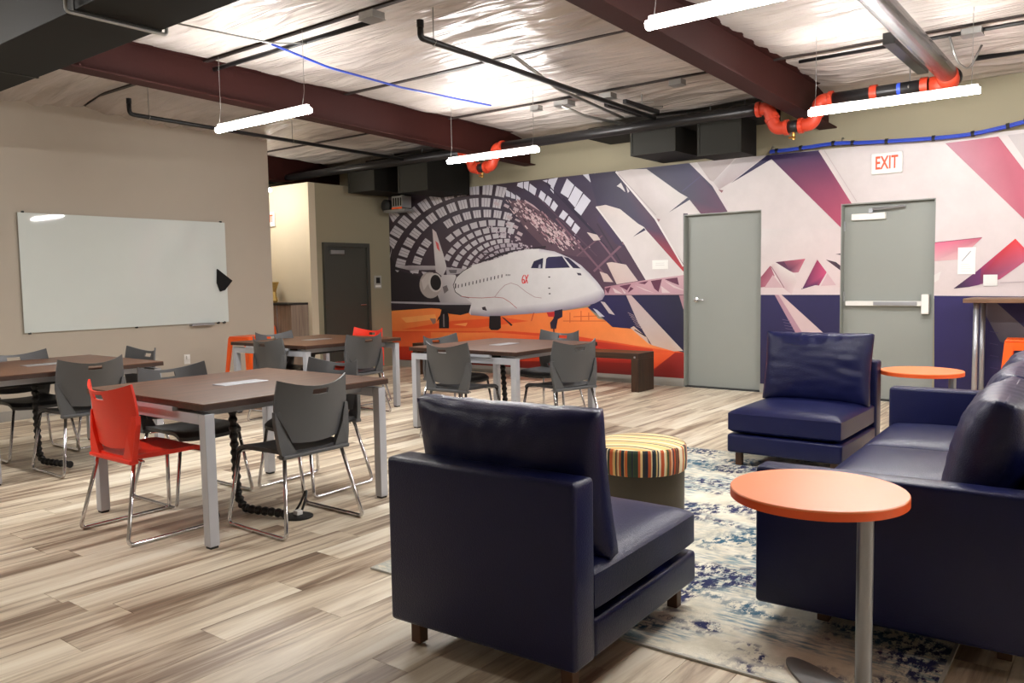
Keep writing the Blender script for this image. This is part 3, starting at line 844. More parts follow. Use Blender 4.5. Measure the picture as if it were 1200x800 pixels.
def build_mural():
    verts, faces, cols = [], [], []
    n = 0
    for k, (pts, cs) in enumerate(mural_polys):
        idx = []
        for j, (px, py) in enumerate(pts):
            x, z = at_wall(px, py)
            x = min(max(x, -9.500), XR - .01); z = min(max(z, .101), 2.692)
            verts.append((x, WALLY - .0015 - k * 8e-6, z)); idx.append(n); n += 1
            c = cs[j] if len(cs) == len(pts) else cs[0]
            sc_ = .95 if max(c) - min(c) > 120 else .74
            cols.append(tuple(q * sc_ for q in rgb(*c)[:3]) + (1.0,))
        faces.append(idx)
    # printed sheet itself
    me = bpy.data.meshes.new('mural')
    me.from_pydata(verts, [], faces)
    at = me.color_attributes.new('Col', 'FLOAT_COLOR', 'POINT')
    for i, c in enumerate(cols): at.data[i].color = c
    # turn every patch towards the room
    bm = bmesh.new(); bm.from_mesh(me)
    for f in bm.faces:
        f.normal_update()
        if f.normal.y > 0: f.normal_flip()
    for (xa, xb) in ((-4.424, -3.466), (-2.594, -1.682)):
        for co, no in (((xa, 0, 0), (1, 0, 0)), ((xb, 0, 0), (1, 0, 0)), ((0, 0, 2.083), (0, 0, 1))):
            sel = [f for f in bm.faces if min(v.co.x for v in f.verts) < xb and max(v.co.x for v in f.verts) > xa]
            gm = list({v for f in sel for v in f.verts}) + list({e for f in sel for e in f.edges}) + sel
            bmesh.ops.bisect_plane(bm, geom=gm, plane_co=co, plane_no=no, dist=1e-6)
        dead = [f for f in bm.faces if xa < f.calc_center_bounds().x < xb and f.calc_center_bounds().z < 2.083 and max(v.co.x for v in f.verts) < xb + 1e-3 and min(v.co.x for v in f.verts) > xa - 1e-3]
        bmesh.ops.delete(bm, geom=dead, context='FACES')
    bm.to_mesh(me); bm.free()
    o = link_mesh('mural', me, attr_mat('mural_print', .5, .16))
    return tag(o, 'wall-wide mural of a white business jet in an arched hangar', 'mural')
build_mural()

# ================================================================== CHAIRS
def slope(v):  # recline of the chair back: offset in y for height above the seat
    return -.205 - .02 * v - .075 * v * v
def make_chair(name, shell_m, seat_m):
    root = empty(name)
    # seat: dished pad with a rolled front edge
    bm = bmesh.new()
    n = 14
    def seat_pt(i, j, dz):
        u, v = -1 + 2 * i / n, j / n
        w = .232 - .02 * (1 - v) - .03 * max(0, v - .75) * 4 * .4
        x = u * w * (1 - .04 * (abs(u) ** 6))
        y = -.22 + .45 * v - .03 * (abs(u) ** 4) * (v > .5)
        z = .445 - .018 * (1 - u * u) * math.sin(math.pi * min(1, v * 1.1)) + .012 * abs(u) ** 2 - .03 * max(0, v - .82) / .18 * max(0, v - .82) / .18
        return (x, y, z + dz)
    top = [[bm.verts.new(seat_pt(i, j, 0)) for i in range(n + 1)] for j in range(n + 1)]
    bot = [[bm.verts.new(seat_pt(i, j, -.022)) for i in range(n + 1)] for j in range(n + 1)]
    for j in range(n):
        for i in range(n):
            bm.faces.new((top[j][i], top[j][i+1], top[j+1][i+1], top[j+1][i]))
            bm.faces.new((bot[j][i], bot[j+1][i], bot[j+1][i+1], bot[j][i+1]))
    for i in range(n):
        bm.faces.new((top[0][i+1], top[0][i], bot[0][i], bot[0][i+1])); bm.faces.new((top[n][i], top[n][i+1], bot[n][i+1], bot[n][i]))
        bm.faces.new((top[i][0], top[i+1][0], bot[i+1][0], bot[i][0])); bm.faces.new((top[i+1][n], top[i][n], bot[i][n], bot[i+1][n]))
    ob('seat', bm, seat_m, root, 'auto')
    # back shell, curved across, with a grip slot
    us = [-1, -.85, -.65, -.45, -.22, 0, .22, .45, .65, .85, 1]
    vs = [0, .12, .25, .4, .55, .68, .78, .845, .94, 1]
    def back_pt(u, v, dn):
        hw = .190 + .052 * min(1, v / .45) - .014 * max(0, (v - .6) / .4)
        x = u * hw
        z = .500 + .290 * v + .042 * u * u * v - .02 * (1 - u * u) * (1 - v)
        y = -.228 - .02 * v - .045 * v * v + (.075 * u * u) * (.35 + .65 * v)
        return (x, y + dn, z)
    bm = bmesh.new()
    F = [[bm.verts.new(back_pt(u, v, .006)) for u in us] for v in vs]
    K = [[bm.verts.new(back_pt(u, v, -.006)) for u in us] for v in vs]
    hole = {(7, 4), (7, 5)}
    for j in range(len(vs) - 1):
        for i in range(len(us) - 1):
            if (j, i) in hole: continue
            bm.faces.new((F[j][i], F[j][i+1], F[j+1][i+1], F[j+1][i]))
            bm.faces.new((K[j][i], K[j+1][i], K[j+1][i+1], K[j][i+1]))
    nu, nv = len(us) - 1, len(vs) - 1
    for i in range(nu):
        bm.faces.new((F[0][i+1], F[0][i], K[0][i], K[0][i+1])); bm.faces.new((F[nv][i], F[nv][i+1], K[nv][i+1], K[nv][i]))
    for j in range(nv):
        bm.faces.new((F[j][0], F[j+1][0], K[j+1][0], K[j][0])); bm.faces.new((F[j+1][nu], F[j][nu], K[j][nu], K[j+1][nu]))
    for (a, b) in (((7, 4), (7, 5)), ((7, 5), (7, 6)), ((7, 6), (8, 6)), ((8, 6), (8, 5)), ((8, 5), (8, 4)), ((8, 4), (7, 4))):
        bm.faces.new((F[a[0]][a[1]], F[b[0]][b[1]], K[b[0]][b[1]], K[a[0]][a[1]]))
    ob('backrest', bm, shell_m, root, 'auto')
    # wedge uprights that carry the back
    for s in (-1, 1):
        bm = bmesh.new()
        prof = [(.125, .43), (.222, .43), (.236, .50), (.247, .62), (.243, .665), (.218, .665), (.188, .56)]
        a = []; b = []
        for (x, z) in prof:
            t = (z - .43) / .25
            y = -.205 - .035 * t + .055 * max(0, x - .1) / .14 * t
            a.append(bm.verts.new((s * x, y, z))); b.append(bm.verts.new((s * x, y - .028, z)))
        bm.faces.new(a); bm.faces.new(b[::-1])
        for k in range(len(prof)):
            bm.faces.new((a[k], a[(k+1) % len(prof)], b[(k+1) % len(prof)], b[k]))
        ob('upright', bm, shell_m, root)
    ob('back_rail', B(-.225, .225, -.245, -.195, .412, .436, .008), shell_m, root)
    # chrome sled frames
    for s in (-1, 1):
        pts = rounded([(s * .19, -.205, .425), (s * .262, -.295, .0112), (s * .262, .225, .0112), (s * .195, .19, .422)], .035, 5)
        ob('leg', T(pts, .0108, 8), M['chrome'], root, True)
    ob('crossbar', T([(-.195, .17, .416), (.195, .17, .416)], .008, 8), M['chrome'], root, True)
    ob('crossbar', T([(-.2, -.16, .416), (.2, -.16, .416)], .008, 8), M['chrome'], root, True)
    return root
grey_proto = make_chair('stacking_chair', M['grey'], M['darkgrey'])
red_proto = make_chair('stacking_chair', M['red'], M['red'])
used = set()
def chair(x, y, face, label, red=False, tw=0):
    """x, y: centre of the seat on the floor; face: heading in degrees (0 = +Y)"""
    pr = red_proto if red else grey_proto
    o = pr if pr.name not in used else copy_tree(pr)
    used.add(pr.name)
    o.location = (x, y, 0); o.rotation_euler = (0, 0, R(face + tw))
    tag(o, label, 'chair', 'chairs around the four tables')
    return o
# table nearest the camera
chair(-4.33, 2.30, 0, 'red plastic stacking chair at the nearest table, closest to the camera', True)
chair(-3.77, 2.80, 90, 'large grey chair on the sofa side of the nearest table, seen from behind')
chair(-4.74, 2.79, -90, 'grey chair on the whiteboard side of the nearest table, its seat under the tabletop')
chair(-4.30, 3.36, 180, 'grey chair on the mural side of the nearest table, red showing through its slot', tw=4)
# table below the whiteboard
chair(-7.02, 2.74, -90, 'grey chair cut by the left picture edge, between table and whiteboard')
chair(-6.62, 3.24, 180, 'small-looking grey chair at the far right end of the table below the whiteboard')
chair(-6.22, 2.76, 90, 'dark grey chair directly behind the red chair, at the table below the whiteboard')
# table by the corridor
chair(-6.62, 4.92, 0, 'grey chair at the near end of the table by the corridor')
chair(-7.15, 5.32, -90, 'grey chair on the wall side of the table by the corridor, mostly hidden')
chair(-6.36, 5.50, 90, 'grey chair in front of the far red chair, at the table by the corridor')
chair(-6.90, 6.02, 180, 'red plastic chair at the table by the corridor, before the dark door', True)
# table before the bench
chair(-4.58, 5.22, 0, 'grey chair seen from behind at the near end of the table before the bench')
chair(-5.08, 5.70, -90, 'grey chair left of the table before the bench, orange showing through its slot')
chair(-3.95, 5.72, 90, 'grey chair on the right side of the table before the bench, turned a little', tw=-16)
chair(-4.62, 6.50, 180, 'grey chair behind the table before the bench, against the jet mural')

# ================================================================== TABLES
def make_table():
    root = empty('meeting_table')
    hw, hl, zt = .615, .625, .745
    bm = B(-hw, hw, -hl, hl, zt - .006, zt, .002)
    ob('tabletop', bm, M['walnut'], root)
    ob('edge_band', B(-hw, hw, -hl, hl, zt - .034, zt - .006), M['walnut_edge'], root)
    lx, ly, w = .572, .585, .0275
    for sx in (-1, 1):
        for sy in (-1, 1):
            lg = ob('leg', B(sx*lx - w, sx*lx + w, sy*ly - w, sy*ly + w, .012, .69, .003), M['silver'], root)
            ob('glide', B(sx*lx - .022, sx*lx + .022, sy*ly - .022, sy*ly + .022, 0, .012), M['black'], lg)
    for sy in (-1, 1):
        ob('end_rail', B(-lx + w, lx - w, sy*ly - w, sy*ly + w, .635, .69, .002), M['silver'], root)
        ob('mounting_bracket', B(-.34, .34, sy*ly - .02 - .03, sy*ly + .012 - .03, .69, .712), M['silver'], root)
    for sx in (-1, 1):
        ob('side_rail', B(sx*.42 - .02, sx*.42 + .02, -ly + w, ly - w, .655, .712), M['silver'], root)
    ob('cable_tray', B(-.12, .12, -.40, .40, .60, .66, .01), M['black'], root)
    pw = ob('power_hatch', B(-.065, .065, -.15, .15, zt, zt + .004, .0015), M['alu'], root)
    ob('hatch_seam', B(-.066, .066, -.002, .002, zt + .004, zt + .0045), M['plate_grey'], pw)
    # ribbed cable spine from the tray to the floor
    bm = bmesh.new()
    pts = rounded([(.05, -.10, .62), (.10, -.12, .10), (.16, -.12, .03), (.46, -.05, .03)], .1, 8)
    dense = []
    for a, b in zip(pts, pts[1:]):
        k = max(1, int((b - a).length / .012))
        for i in range(k): dense.append(a + (b - a) * (i / k))
    dense.append(pts[-1])
    tube(bm, dense, [(.026 if (i // 2) % 2 else .019) for i in range(len(dense))], 10)
    ob('cable_spine', bm, M['black'], root)
    return root
tproto = make_table()
tables = [((-4.285, 2.845), 0, 'walnut-topped meeting table nearest the camera with the front red chair'),
          ((-6.70, 2.73), 0, 'walnut-topped meeting table below the whiteboard at the left picture edge'),
          ((-6.88, 5.50), 0, 'walnut-topped meeting table by the corridor and the far red chair'),
          ((-4.66, 5.88), 0, 'walnut-topped meeting table before the bench and jet mural')]
for i, ((x, y), a, lb) in enumerate(tables):
    o = tproto if i == 0 else copy_tree(tproto)
    o.location = (x, y, 0); o.rotation_euler = (0, 0, R(a))
    tag(o, lb, 'table', 'meeting tables')
# floor socket below the nearest table
fs = empty('floor_socket', (-3.80, 2.86, 0))
ob('cover', lathe([(0, 0), (.085, 0), (.085, .008), (.06, .014), (0, .014)], 24), M['black'], fs, 'auto')
ob('plug_cord', T(rounded([(0, .02, .014), (.0, .06, .10), (-.03, .09, .14), (-.05, .05, .05), (-.06, .02, .01)], .04), .007, 8), M['black'], fs)
ob('plug', B(-.02, .02, -.02, .02, .014, .04, .004), M['white'], fs)
tag(fs, 'round black floor socket with a cord under the nearest table', 'socket')

# ================================================================== BENCH
bn = empty('bench', (-6.48, 8.55, 0))
L2 = 1.84
ob('bench_top', B(-L2, L2, -.19, .19, .385, .455, .004), M['bench'], bn)
for s in (-1, 1):
    ob('end_panel', B(s*L2 - (.10 if s > 0 else 0), s*L2 + (0 if s > 0 else .10), -.188, .188, 0, .385, .004), wood('dark_bench_end', rgb(38, 23, 14), rgb(66, 42, 26), 'Z', .4), bn)
ob('bolt', B(L2 - .06, L2 - .04, -.195, -.186, .40, .42), M['alu'], bn)
tag(bn, 'long dark brown wooden bench against the jet mural', 'bench')

# ================================================================== LOUNGE SEATING
def rbox(x0, x1, y0, y1, z0, z1, r, seg=3, puff=0.0, nsub=0):
    bm = B(x0, x1, y0, y1, z0, z1, r, seg)
    return bm

def cushion(w, d, h, r=.045, dome=.02, n=18, wr=.004, seed=0):
    """soft box cushion centred on x/y, base at z = 0: domed top, rounded edges"""
    bm = bmesh.new()
    def sq(t):                     # profile across: 0..1 -> inset and height fraction at the rounded edge
        return t
    def surf(u, v, side):
        x, y = u * w / 2, v * d / 2
        e = max(abs(u) ** 10, abs(v) ** 10)
        bl = dome * (1 - u * u) * (1 - v * v)
        nz = wr * noise.noise(Vector((x * 9 + seed, y * 9, side * 3.1))) * (1 - e)
        if side > 0: z = h - r * e * .9 + bl + nz
        else: z = r * e * .9
        k = 1 - .012 * (abs(u) ** 8 + abs(v) ** 8)
        return (x * k, y * k, z)
    g_ = [math.sin(math.pi / 2 * (-1 + 2 * i / n)) for i in range(n + 1)]
    A = [[bm.verts.new(surf(u, v, 1)) for u in g_] for v in g_]
    Bt = [[bm.verts.new(surf(u, v, -1)) for u in g_] for v in g_]
    for j in range(n):
        for i in range(n):
            bm.faces.new((A[j][i], A[j][i+1], A[j+1][i+1], A[j+1][i])); bm.faces.new((Bt[j][i], Bt[j+1][i], Bt[j+1][i+1], Bt[j][i+1]))
    def rim(a, b): 
        for k in range(n):
            bm.faces.new((a[k+1], a[k], b[k], b[k+1]))
    rim(A[0], Bt[0]); rim([q for q in A[n]][::-1], [q for q in Bt[n]][::-1])
    rim([A[j][0] for j in range(n, -1, -1)], [Bt[j][0] for j in range(n, -1, -1)]); rim([A[j][n] for j in range(n + 1)], [Bt[j][n] for j in range(n + 1)])
    return bm

def pillow(w, h, t, seed=0, n=30, edge=.055, wr=1.0):
    """back pillow standing in the x/z plane, thickness along y, seam round the rim, soft creases"""
    bm = bmesh.new()
    g_ = [-1 + 2 * i / n for i in range(n + 1)]
    def pt(u, v, s):
        cu, cv = 1 - abs(u) ** 2.7, 1 - abs(v) ** 2.7
        th = edge / 2 + (t - edge) / 2 * (max(0, cu) ** .5) * (max(0, cv) ** .5)
        x = u * w / 2 * (1 - .03 * (1 - v * v) - .012 * abs(v) ** 9); z = v * h / 2 * (1 - .02 * (1 - abs(u) ** 3) - .012 * abs(u) ** 9) + .006 * noise.noise(Vector((u * 6 + seed, 3.3, v))) * abs(v) ** 4
        rim = max(abs(u), abs(v))
        cr = noise.noise(Vector((u * 9 + seed, v * 2.2, s * 2.0 + seed))) * .010 * max(0, (abs(v) - .35)) * 1.6
        cr += noise.noise(Vector((u * 2.5 + seed, v * 6, s + 4.0))) * .006
        cr += (abs(noise.noise(Vector((u * 9 + v * 2.5 + seed * 2, v * 1.6, 7.7 + s)))) - .2) * .050 * max(0, abs(v) - .25) * (1 if v > 0 else .4)
        th += cr * wr * (1 - rim ** 10)
        return (x, s * th, z)
    Fr = [[bm.verts.new(pt(u, v, -1)) for u in g_] for v in g_]
    Bk = [[bm.verts.new(pt(u, v, 1)) for u in g_] for v in g_]
    for j in range(n):
        for i in range(n):
            bm.faces.new((Fr[j][i], Fr[j][i+1], Fr[j+1][i+1], Fr[j+1][i])); bm.faces.new((Bk[j][i], Bk[j+1][i], Bk[j+1][i+1], Bk[j][i+1]))
    per = [(0, i) for i in range(n)] + [(j, n) for j in range(n)] + [(n, i) for i in range(n, 0, -1)] + [(j, 0) for j in range(n, 0, -1)]
    for k in range(len(per)):
        a, b = per[k], per[(k + 1) % len(per)]
        bm.faces.new((Fr[b[0]][b[1]], Fr[a[0]][a[1]], Bk[a[0]][a[1]], Bk[b[0]][b[1]]))
    # piping round the rim
    return bm

def piping(w, h, r=.006):
    c = .02
    pts = []
    k = 14
    for i in range(k): pts.append((-w/2 + .012 + (w - .024) * i / k, 0, -h/2 + .006 + .006 * math.sin(math.pi * i / k)))
    for i in range(k): pts.append((w/2 - .008 - .012 * math.sin(math.pi * i / k), 0, -h/2 + .006 + (h - .012) * i / k))
    for i in range(k): pts.append((w/2 - .012 - (w - .024) * i / k, 0, h/2 - .006 - .006 * math.sin(math.pi * i / k)))
    for i in range(k): pts.append((-w/2 + .008 + .012 * math.sin(math.pi * i / k), 0, h/2 - .006 - (h - .012) * i / k))
    return T(pts, r, 6, closed=True)

LE = M['leather']
def lounge_chair(loc, rz, label, seed):
    """armless club chair; local +Y is the way it faces, origin at the floor below its middle"""
    c = empty('lounge_chair', loc, R(rz))
    W, Dp = .79, .97
    b0, f0 = -Dp/2, Dp/2
    ob('back_panel', rbox(-W/2, W/2, b0, b0 + .13, .095, .70, .018), LE, c, 'auto')
    ob('base', rbox(-W/2 + .004, W/2 - .004, b0 + .13, f0 - .01, .095, .225, .018), LE, c, 'auto')
    s = ob('seat_cushion', cushion(W - .006, Dp - .135, .185, .04, .022, seed=seed), LE, c, 'auto'); s.location = (0, (b0 + .13 + f0) / 2, .222)
    p = ob('back_pillow', pillow(W - .02, .52, .235, seed), LE, c, True)
    p.location = (0, b0 + .235, .645); p.rotation_euler = (R(11), 0, R(0))
    q = ob('piping', piping(W - .02, .52), LE, p, True)
    for sx in (-1, 1):
        for sy in (-1, 1):
            ob('leg', B(sx*(W/2 - .07) - .022, sx*(W/2 - .07) + .022, sy*(Dp/2 - .08) - .022, sy*(Dp/2 - .08) + .022, 0, .097, .003), M['woodleg'], c)
    return tag(c, label, 'armchair', 'armless navy lounge chairs')
lounge_chair((-1.775, 2.51, .008), 2.5, 'armless navy leather lounge chair in the foreground, seen from behind', 1.3)
lounge_chair((-1.905, 5.871, .008), 180, 'armless navy leather lounge chair facing the camera before the grey doors', 7.1)

# sofa on the right, facing left
sf = empty('sofa', (-.69, 4.25, .008), R(92.6))       # local +Y points to -X of the room
SL, SD, AR = 2.62, 1.0, .115
hl = SL / 2
ob('base', rbox(-hl + AR, hl - AR, -SD/2 + .12, SD/2 - .01, .10, .235, .016), LE, sf, 'auto')
ob('back_panel', rbox(-hl + AR, hl - AR, -SD/2, -SD/2 + .12, .10, .70, .018), LE, sf, 'auto')
for s in (-1, 1):
    ob('arm', rbox(s*hl - (AR if s > 0 else 0), s*hl + (0 if s > 0 else AR), -SD/2, SD/2, .10, .622, .018), LE, sf, 'auto')
cw = (SL - 2 * AR) / 3
for k in range(3):
    xx = -hl + AR + cw * (k + .5)
    s = ob('seat_cushion', cushion(cw - .008, SD - .125, .185, .04, .022, seed=20 + k * 3), LE, sf, 'auto'); s.location = (xx, .0575, .235)
    p = ob('back_pillow', pillow(cw - .03, .50, .27, 30 + k * 5), LE, sf, True)
    p.location = (xx, -SD/2 + .275, .655); p.rotation_euler = (R(14), 0, 0)
    ob('piping', piping(cw - .03, .50), LE, p, True)
for sx in (-1, 1):
    for sy in (-1, 1):
        ob('leg', B(sx*(hl - .22) - .022, sx*(hl - .22) + .022, sy*(SD/2 - .2) - .022, sy*(SD/2 - .2) + .022, 0, .102, .003), M['woodleg'], sf)
tag(sf, 'three-seat navy leather sofa with low arms along the right edge', 'sofa')

# round orange side tables with an off-centre post
def side_table(x, y, ang, label, r=.272, z=.64):
    t = empty('side_table', (x, y, 0), R(ang))
    ob('tabletop', lathe([(0, z), (r - .003, z), (r, z - .003), (r, z - .006), (0, z - .006)], 64), M['orange'], t, 'auto')
    ob('edge_band', lathe([(0, z - .006), (r, z - .006), (r, z - .030), (0, z - .030)], 64), M['orange_edge'], t, 'auto')
    px = .235
    ob('post', lathe([(0, .012), (.024, .012), (.024, z - .030), (0, z - .030)], 24, px, 0), M['steel'], t, 'auto')
    bm = bmesh.new()
    L_, w_ = .305, .07
    ring = []
    for k in range(40):
        a = 2 * math.pi * k / 40
        ring.append((px - .06 - .02 + (L_ if math.cos(a) < 0 else .10) * math.cos(a), w_ * math.sin(a)))
    lo = [bm.verts.new((a, b, .0)) for a, b in ring]; hi = [bm.verts.new((a, b, .010)) for a, b in ring]
    bm.faces.new(lo[::-1]); bm.faces.new(hi)
    for k in range(40): bm.faces.new((lo[k], lo[(k+1) % 40], hi[(k+1) % 40], hi[k]))
    ob('base_plate', bm, M['plate_grey'], t)
    return tag(t, label, 'side table', 'round orange side tables')
side_table(-.815, 2.64, -38, 'large-looking round orange side table at the near end of the sofa').location.z = .0085
side_table(-1.25, 6.40, -25, 'small-looking round orange side table beyond the far sofa arm')

# striped ottoman
ot = empty('ottoman', (-2.21, 3.98, .008), R(-77))
RO, ZT = .262, .43
STR = [(214, 180, 120), (230, 214, 176), (44, 52, 70), (206, 170, 104), (226, 196, 140), (196, 90, 44), (60, 74, 46), (230, 212, 170), (150, 96, 60), (220, 182, 118), (48, 44, 44), (232, 216, 180),
       (206, 104, 48), (222, 192, 134), (84, 100, 112), (226, 206, 160), (184, 128, 110), (58, 56, 40), (228, 200, 140), (200, 84, 40), (232, 220, 190), (50, 60, 84), (214, 176, 110), (104, 70, 44)]
srng = random.Random(3)
otm = attr_mat('striped_ottoman_fabric', .8)
def colour_mesh(name, verts, faces, fcols, parent):
    me = bpy.data.meshes.new(name)
    me.from_pydata(verts, [], faces)
    at = me.color_attributes.new('Col', 'FLOAT_COLOR', 'CORNER')
    for p_ in me.polygons:
        for li in p_.loop_indices: at.data[li].color = rgb(*fcols[p_.index])
    return link_mesh(name, me, otm, parent, True)
V, Fa, Fc = [], [], []
xs = [-.999]
while xs[-1] < .999: xs.append(min(.999, xs[-1] + srng.choice((.035, .05, .05, .07, .09))))
TOPC = [(226, 196, 136), (232, 212, 168), (222, 188, 124), (70, 80, 96), (228, 204, 152), (214, 178, 112), (236, 222, 186), (196, 176, 140), (226, 194, 130), (84, 84, 84), (230, 206, 150), (222, 184, 120)]
for i in range(len(xs) - 1):
    c = TOPC[i % len(TOPC)]
    base = len(V)
    for j in range(13):
        for x in (xs[i], xs[i + 1]):
            ym = math.sqrt(max(0, 1 - x * x))
            y = -ym + 2 * ym * j / 12
            rr = x * x + y * y
            V.append((x * (RO - .012), y * (RO - .012), ZT - .016 + .022 * (1 - rr ** 2)))
    for j in range(12):
        a = base + 2 * j
        Fa.append((a, a + 1, a + 3, a + 2)); Fc.append(c)
colour_mesh('top_panel', V, Fa, Fc, ot)
V, Fa, Fc = [], [], []
a = 0.0; k = 0
prof = [(RO - .012, ZT - .016), (RO - .003, ZT - .021), (RO, ZT - .032), (RO + .004, ZT - .09), (RO, ZT - .15), (RO - .006, ZT - .157), (RO - .02, ZT - .157)]
while a < 2 * math.pi - 1e-4:
    b = min(2 * math.pi, a + srng.choice((.018, .025, .025, .03, .045, .06)))
    base = len(V)
    for (r_, z_) in prof:
        for t in (a, b): V.append((r_ * math.cos(t), r_ * math.sin(t), z_))
    c = STR[srng.randrange(len(STR))] if srng.random() < .62 else [(30, 34, 50), (52, 46, 34), (190, 84, 40), (46, 62, 44)][srng.randrange(4)]
    for j in range(len(prof) - 1):
        q = base + 2 * j
        Fa.append((q, q + 2, q + 3, q + 1)); Fc.append(c)
    a = b
colour_mesh('side_band', V, Fa, Fc, ot)
ob('base', lathe([(0, 0), (RO - .022, 0), (RO - .012, .01), (RO - .010, ZT - .157), (0, ZT - .157)], 48), M['ottoman_base'], ot, 'auto')
tag(ot, 'round ottoman with a multicoloured striped cushion and brown base', 'ottoman')

# rug under the lounge
rg = empty('rug', (-1.675, 4.19, 0), R(1.0))
ob('pile', B(-1.16, 1.16, -1.64, 1.64, 0, .008), rug_mat(), rg)
rbm = mat('rug_binding', rgb(186, 186, 178), .9)
for (x0, x1, y0, y1) in ((-1.172, 1.172, -1.652, -1.64), (-1.172, 1.172, 1.64, 1.652), (-1.172, -1.16, -1.64, 1.64), (1.16, 1.172, -1.64, 1.64)):
    ob('binding', B(x0, x1, y0, y1, 0, .009), rbm, rg)
tag(rg, 'distressed cream, teal and navy rug under the lounge seating', 'rug')

# ================================================================== LIGHTS
def make_pendant():
    root = empty('pendant_light')
    ob('housing', B(-.60, .60, -.014, .014, .036, .060, .003), M['white'], root)
    bm = bmesh.new()
    n = 8
    prof = [(-.015, .036), (-.027, .028)] + [(.030 * -math.cos(math.pi * k / n), .030 * -math.sin(math.pi * k / n) * .75 + .012) for k in range(n + 1)] + [(.027, .028), (.015, .036)]
    ends = []
    for x in (-.612, .612):
        ends.append([bm.verts.new((x, y, z)) for y, z in prof])
    for k in range(len(prof) - 1):
        bm.faces.new((ends[0][k], ends[0][k+1], ends[1][k+1], ends[1][k]))
    bm.faces.new(ends[0]); bm.faces.new(ends[1][::-1])
    bm.faces.new((ends[0][0], ends[1][0], ends[1][-1], ends[0][-1]))
    ob('lens', bm, M['lamp'], root)
    for x in (-.56, .56):
        ob('suspension_wire', T([(x, -.02, .06), (x, 0, .16), (x, 0, .62)], .0022, 6), M['galv'], root)
    return root
pend = make_pendant()
rows_x = [(-5.69, 'left'), (-1.60, 'right')]
lights = [(-5.70, 4.07, 'lit linear pendant light above the tables, hung in front of the maroon beam'),
          (-5.55, 6.83, 'lit linear pendant light before the orange pipe loop over the jet mural'),
          (-1.50, 3.92, 'lit linear pendant light cut by the top picture edge'),
          (-1.61, 6.87, 'lit linear pendant light above the EXIT sign')]
for k, (x, y, lb) in enumerate(lights):
    o = pend if k == 0 else copy_tree(pend)
    o.location = (x, y, 2.64)
    tag(o, lb, 'light', 'pendant lights')
# the same rows go on behind the camera
for (x, y, lb) in ((-5.6, 1.1, 'lit pendant light left of the camera, in line with the one above the tables'), (1.6, 3.92, 'lit pendant light over the near end of the sofa, outside the picture'), (1.6, 6.87, 'lit pendant light over the bar table, outside the picture')):
    o = copy_tree(pend); o.location = (x, y, 2.64)
    tag(o, lb, 'light', 'pendant lights')
o = copy_tree(pend); o.location = (-10.11, 6.88, 2.60)
for ch in o.children:
    if ch.name.startswith('lens'):
        ch.data = ch.data.copy(); ch.data.materials[0] = M['lamp_dim']
tag(o, 'lit pendant light in the side corridor, only its bright tip showing', 'light', 'pendant lights')

# ================================================================== DUCTS
du = empty('air_duct', (-4.3, 2.18, 2.70))
ob('duct_body', B(-4.5, 7.3, -.225, .225, 0, .29, .004), M['duct_black'], du)
for x in (-2.6, -1.45, .07, 1.3):
    ob('seam_band', B(x - .012, x + .012, -.229, .229, -.004, .294), M['duct'], du)
ob('hanger_strut', T(rounded([(.09, -.27, .34), (.09, -.27, -.02), (.09, .25, -.02), (.09, .25, .34)], .02), .010, 8), M['galv'], du)
tag(du, 'large black rectangular air duct crossing the top left corner', 'duct')

def duct_box(x0, x1, y0, y1, z0, z1, label, grille=True):
    o = empty('duct_box', ((x0 + x1) / 2, (y0 + y1) / 2, z0))
    w, d, h = (x1 - x0) / 2, (y1 - y0) / 2, z1 - z0
    ob('box_body', B(-w, w, -d, d, 0, h, .004), M['duct_black'], o)
    bm = bmesh.new()
    f = .025
    box(bm, -w, w, -d - .012, -d, 0, f); box(bm, -w, w, -d - .012, -d, h - f, h)
    box(bm, -w, -w + f, -d - .012, -d, f, h - f); box(bm, w - f, w, -d - .012, -d, f, h - f)
    ob('front_flange', bm, M['duct'], o)
    for sx in (-.8, .8):
        ob('hanger_rod', T([(sx * w, 0, h), (sx * w, 0, 3.26 - z0)], .006, 6), M['galv'], o)
    if grille:
        ob('front_panel', B(-w + f, w - f, -d - .004, -d, f, h - f), M['duct'], o)
    return tag(o, label, 'duct', 'boxed duct ends along the mural wall')
duct_box(-4.69, -4.13, 8.3, 9.09, 2.72, 3.0, 'dark duct box left of its twin, above the middle of the mural')
duct_box(-3.87, -3.38, 8.3, 8.72, 2.63, 3.0, 'dark duct box beside the right maroon beam')
duct_box(-9.32, -8.76, 8.13, 9.0, 2.65, 3.05, 'dark duct box in the far left corner above the dark door')
duct_box(-8.28, -7.72, 8.13, 9.0, 2.57, 3.05, 'dark duct box above the left end of the mural')
tr = ob('air_duct', B(-9.3, -6.95, 8.45, 8.95, 3.05, 3.15, .01), M['duct_black']); tag(tr, 'flat black duct trunk above the far left duct boxes', 'duct')
tr = ob('air_duct', B(-5.35, -3.2, 8.42, 8.95, 3.0, 3.13, .01), M['duct_black']); tag(tr, 'flat black duct trunk above the middle duct boxes', 'duct')

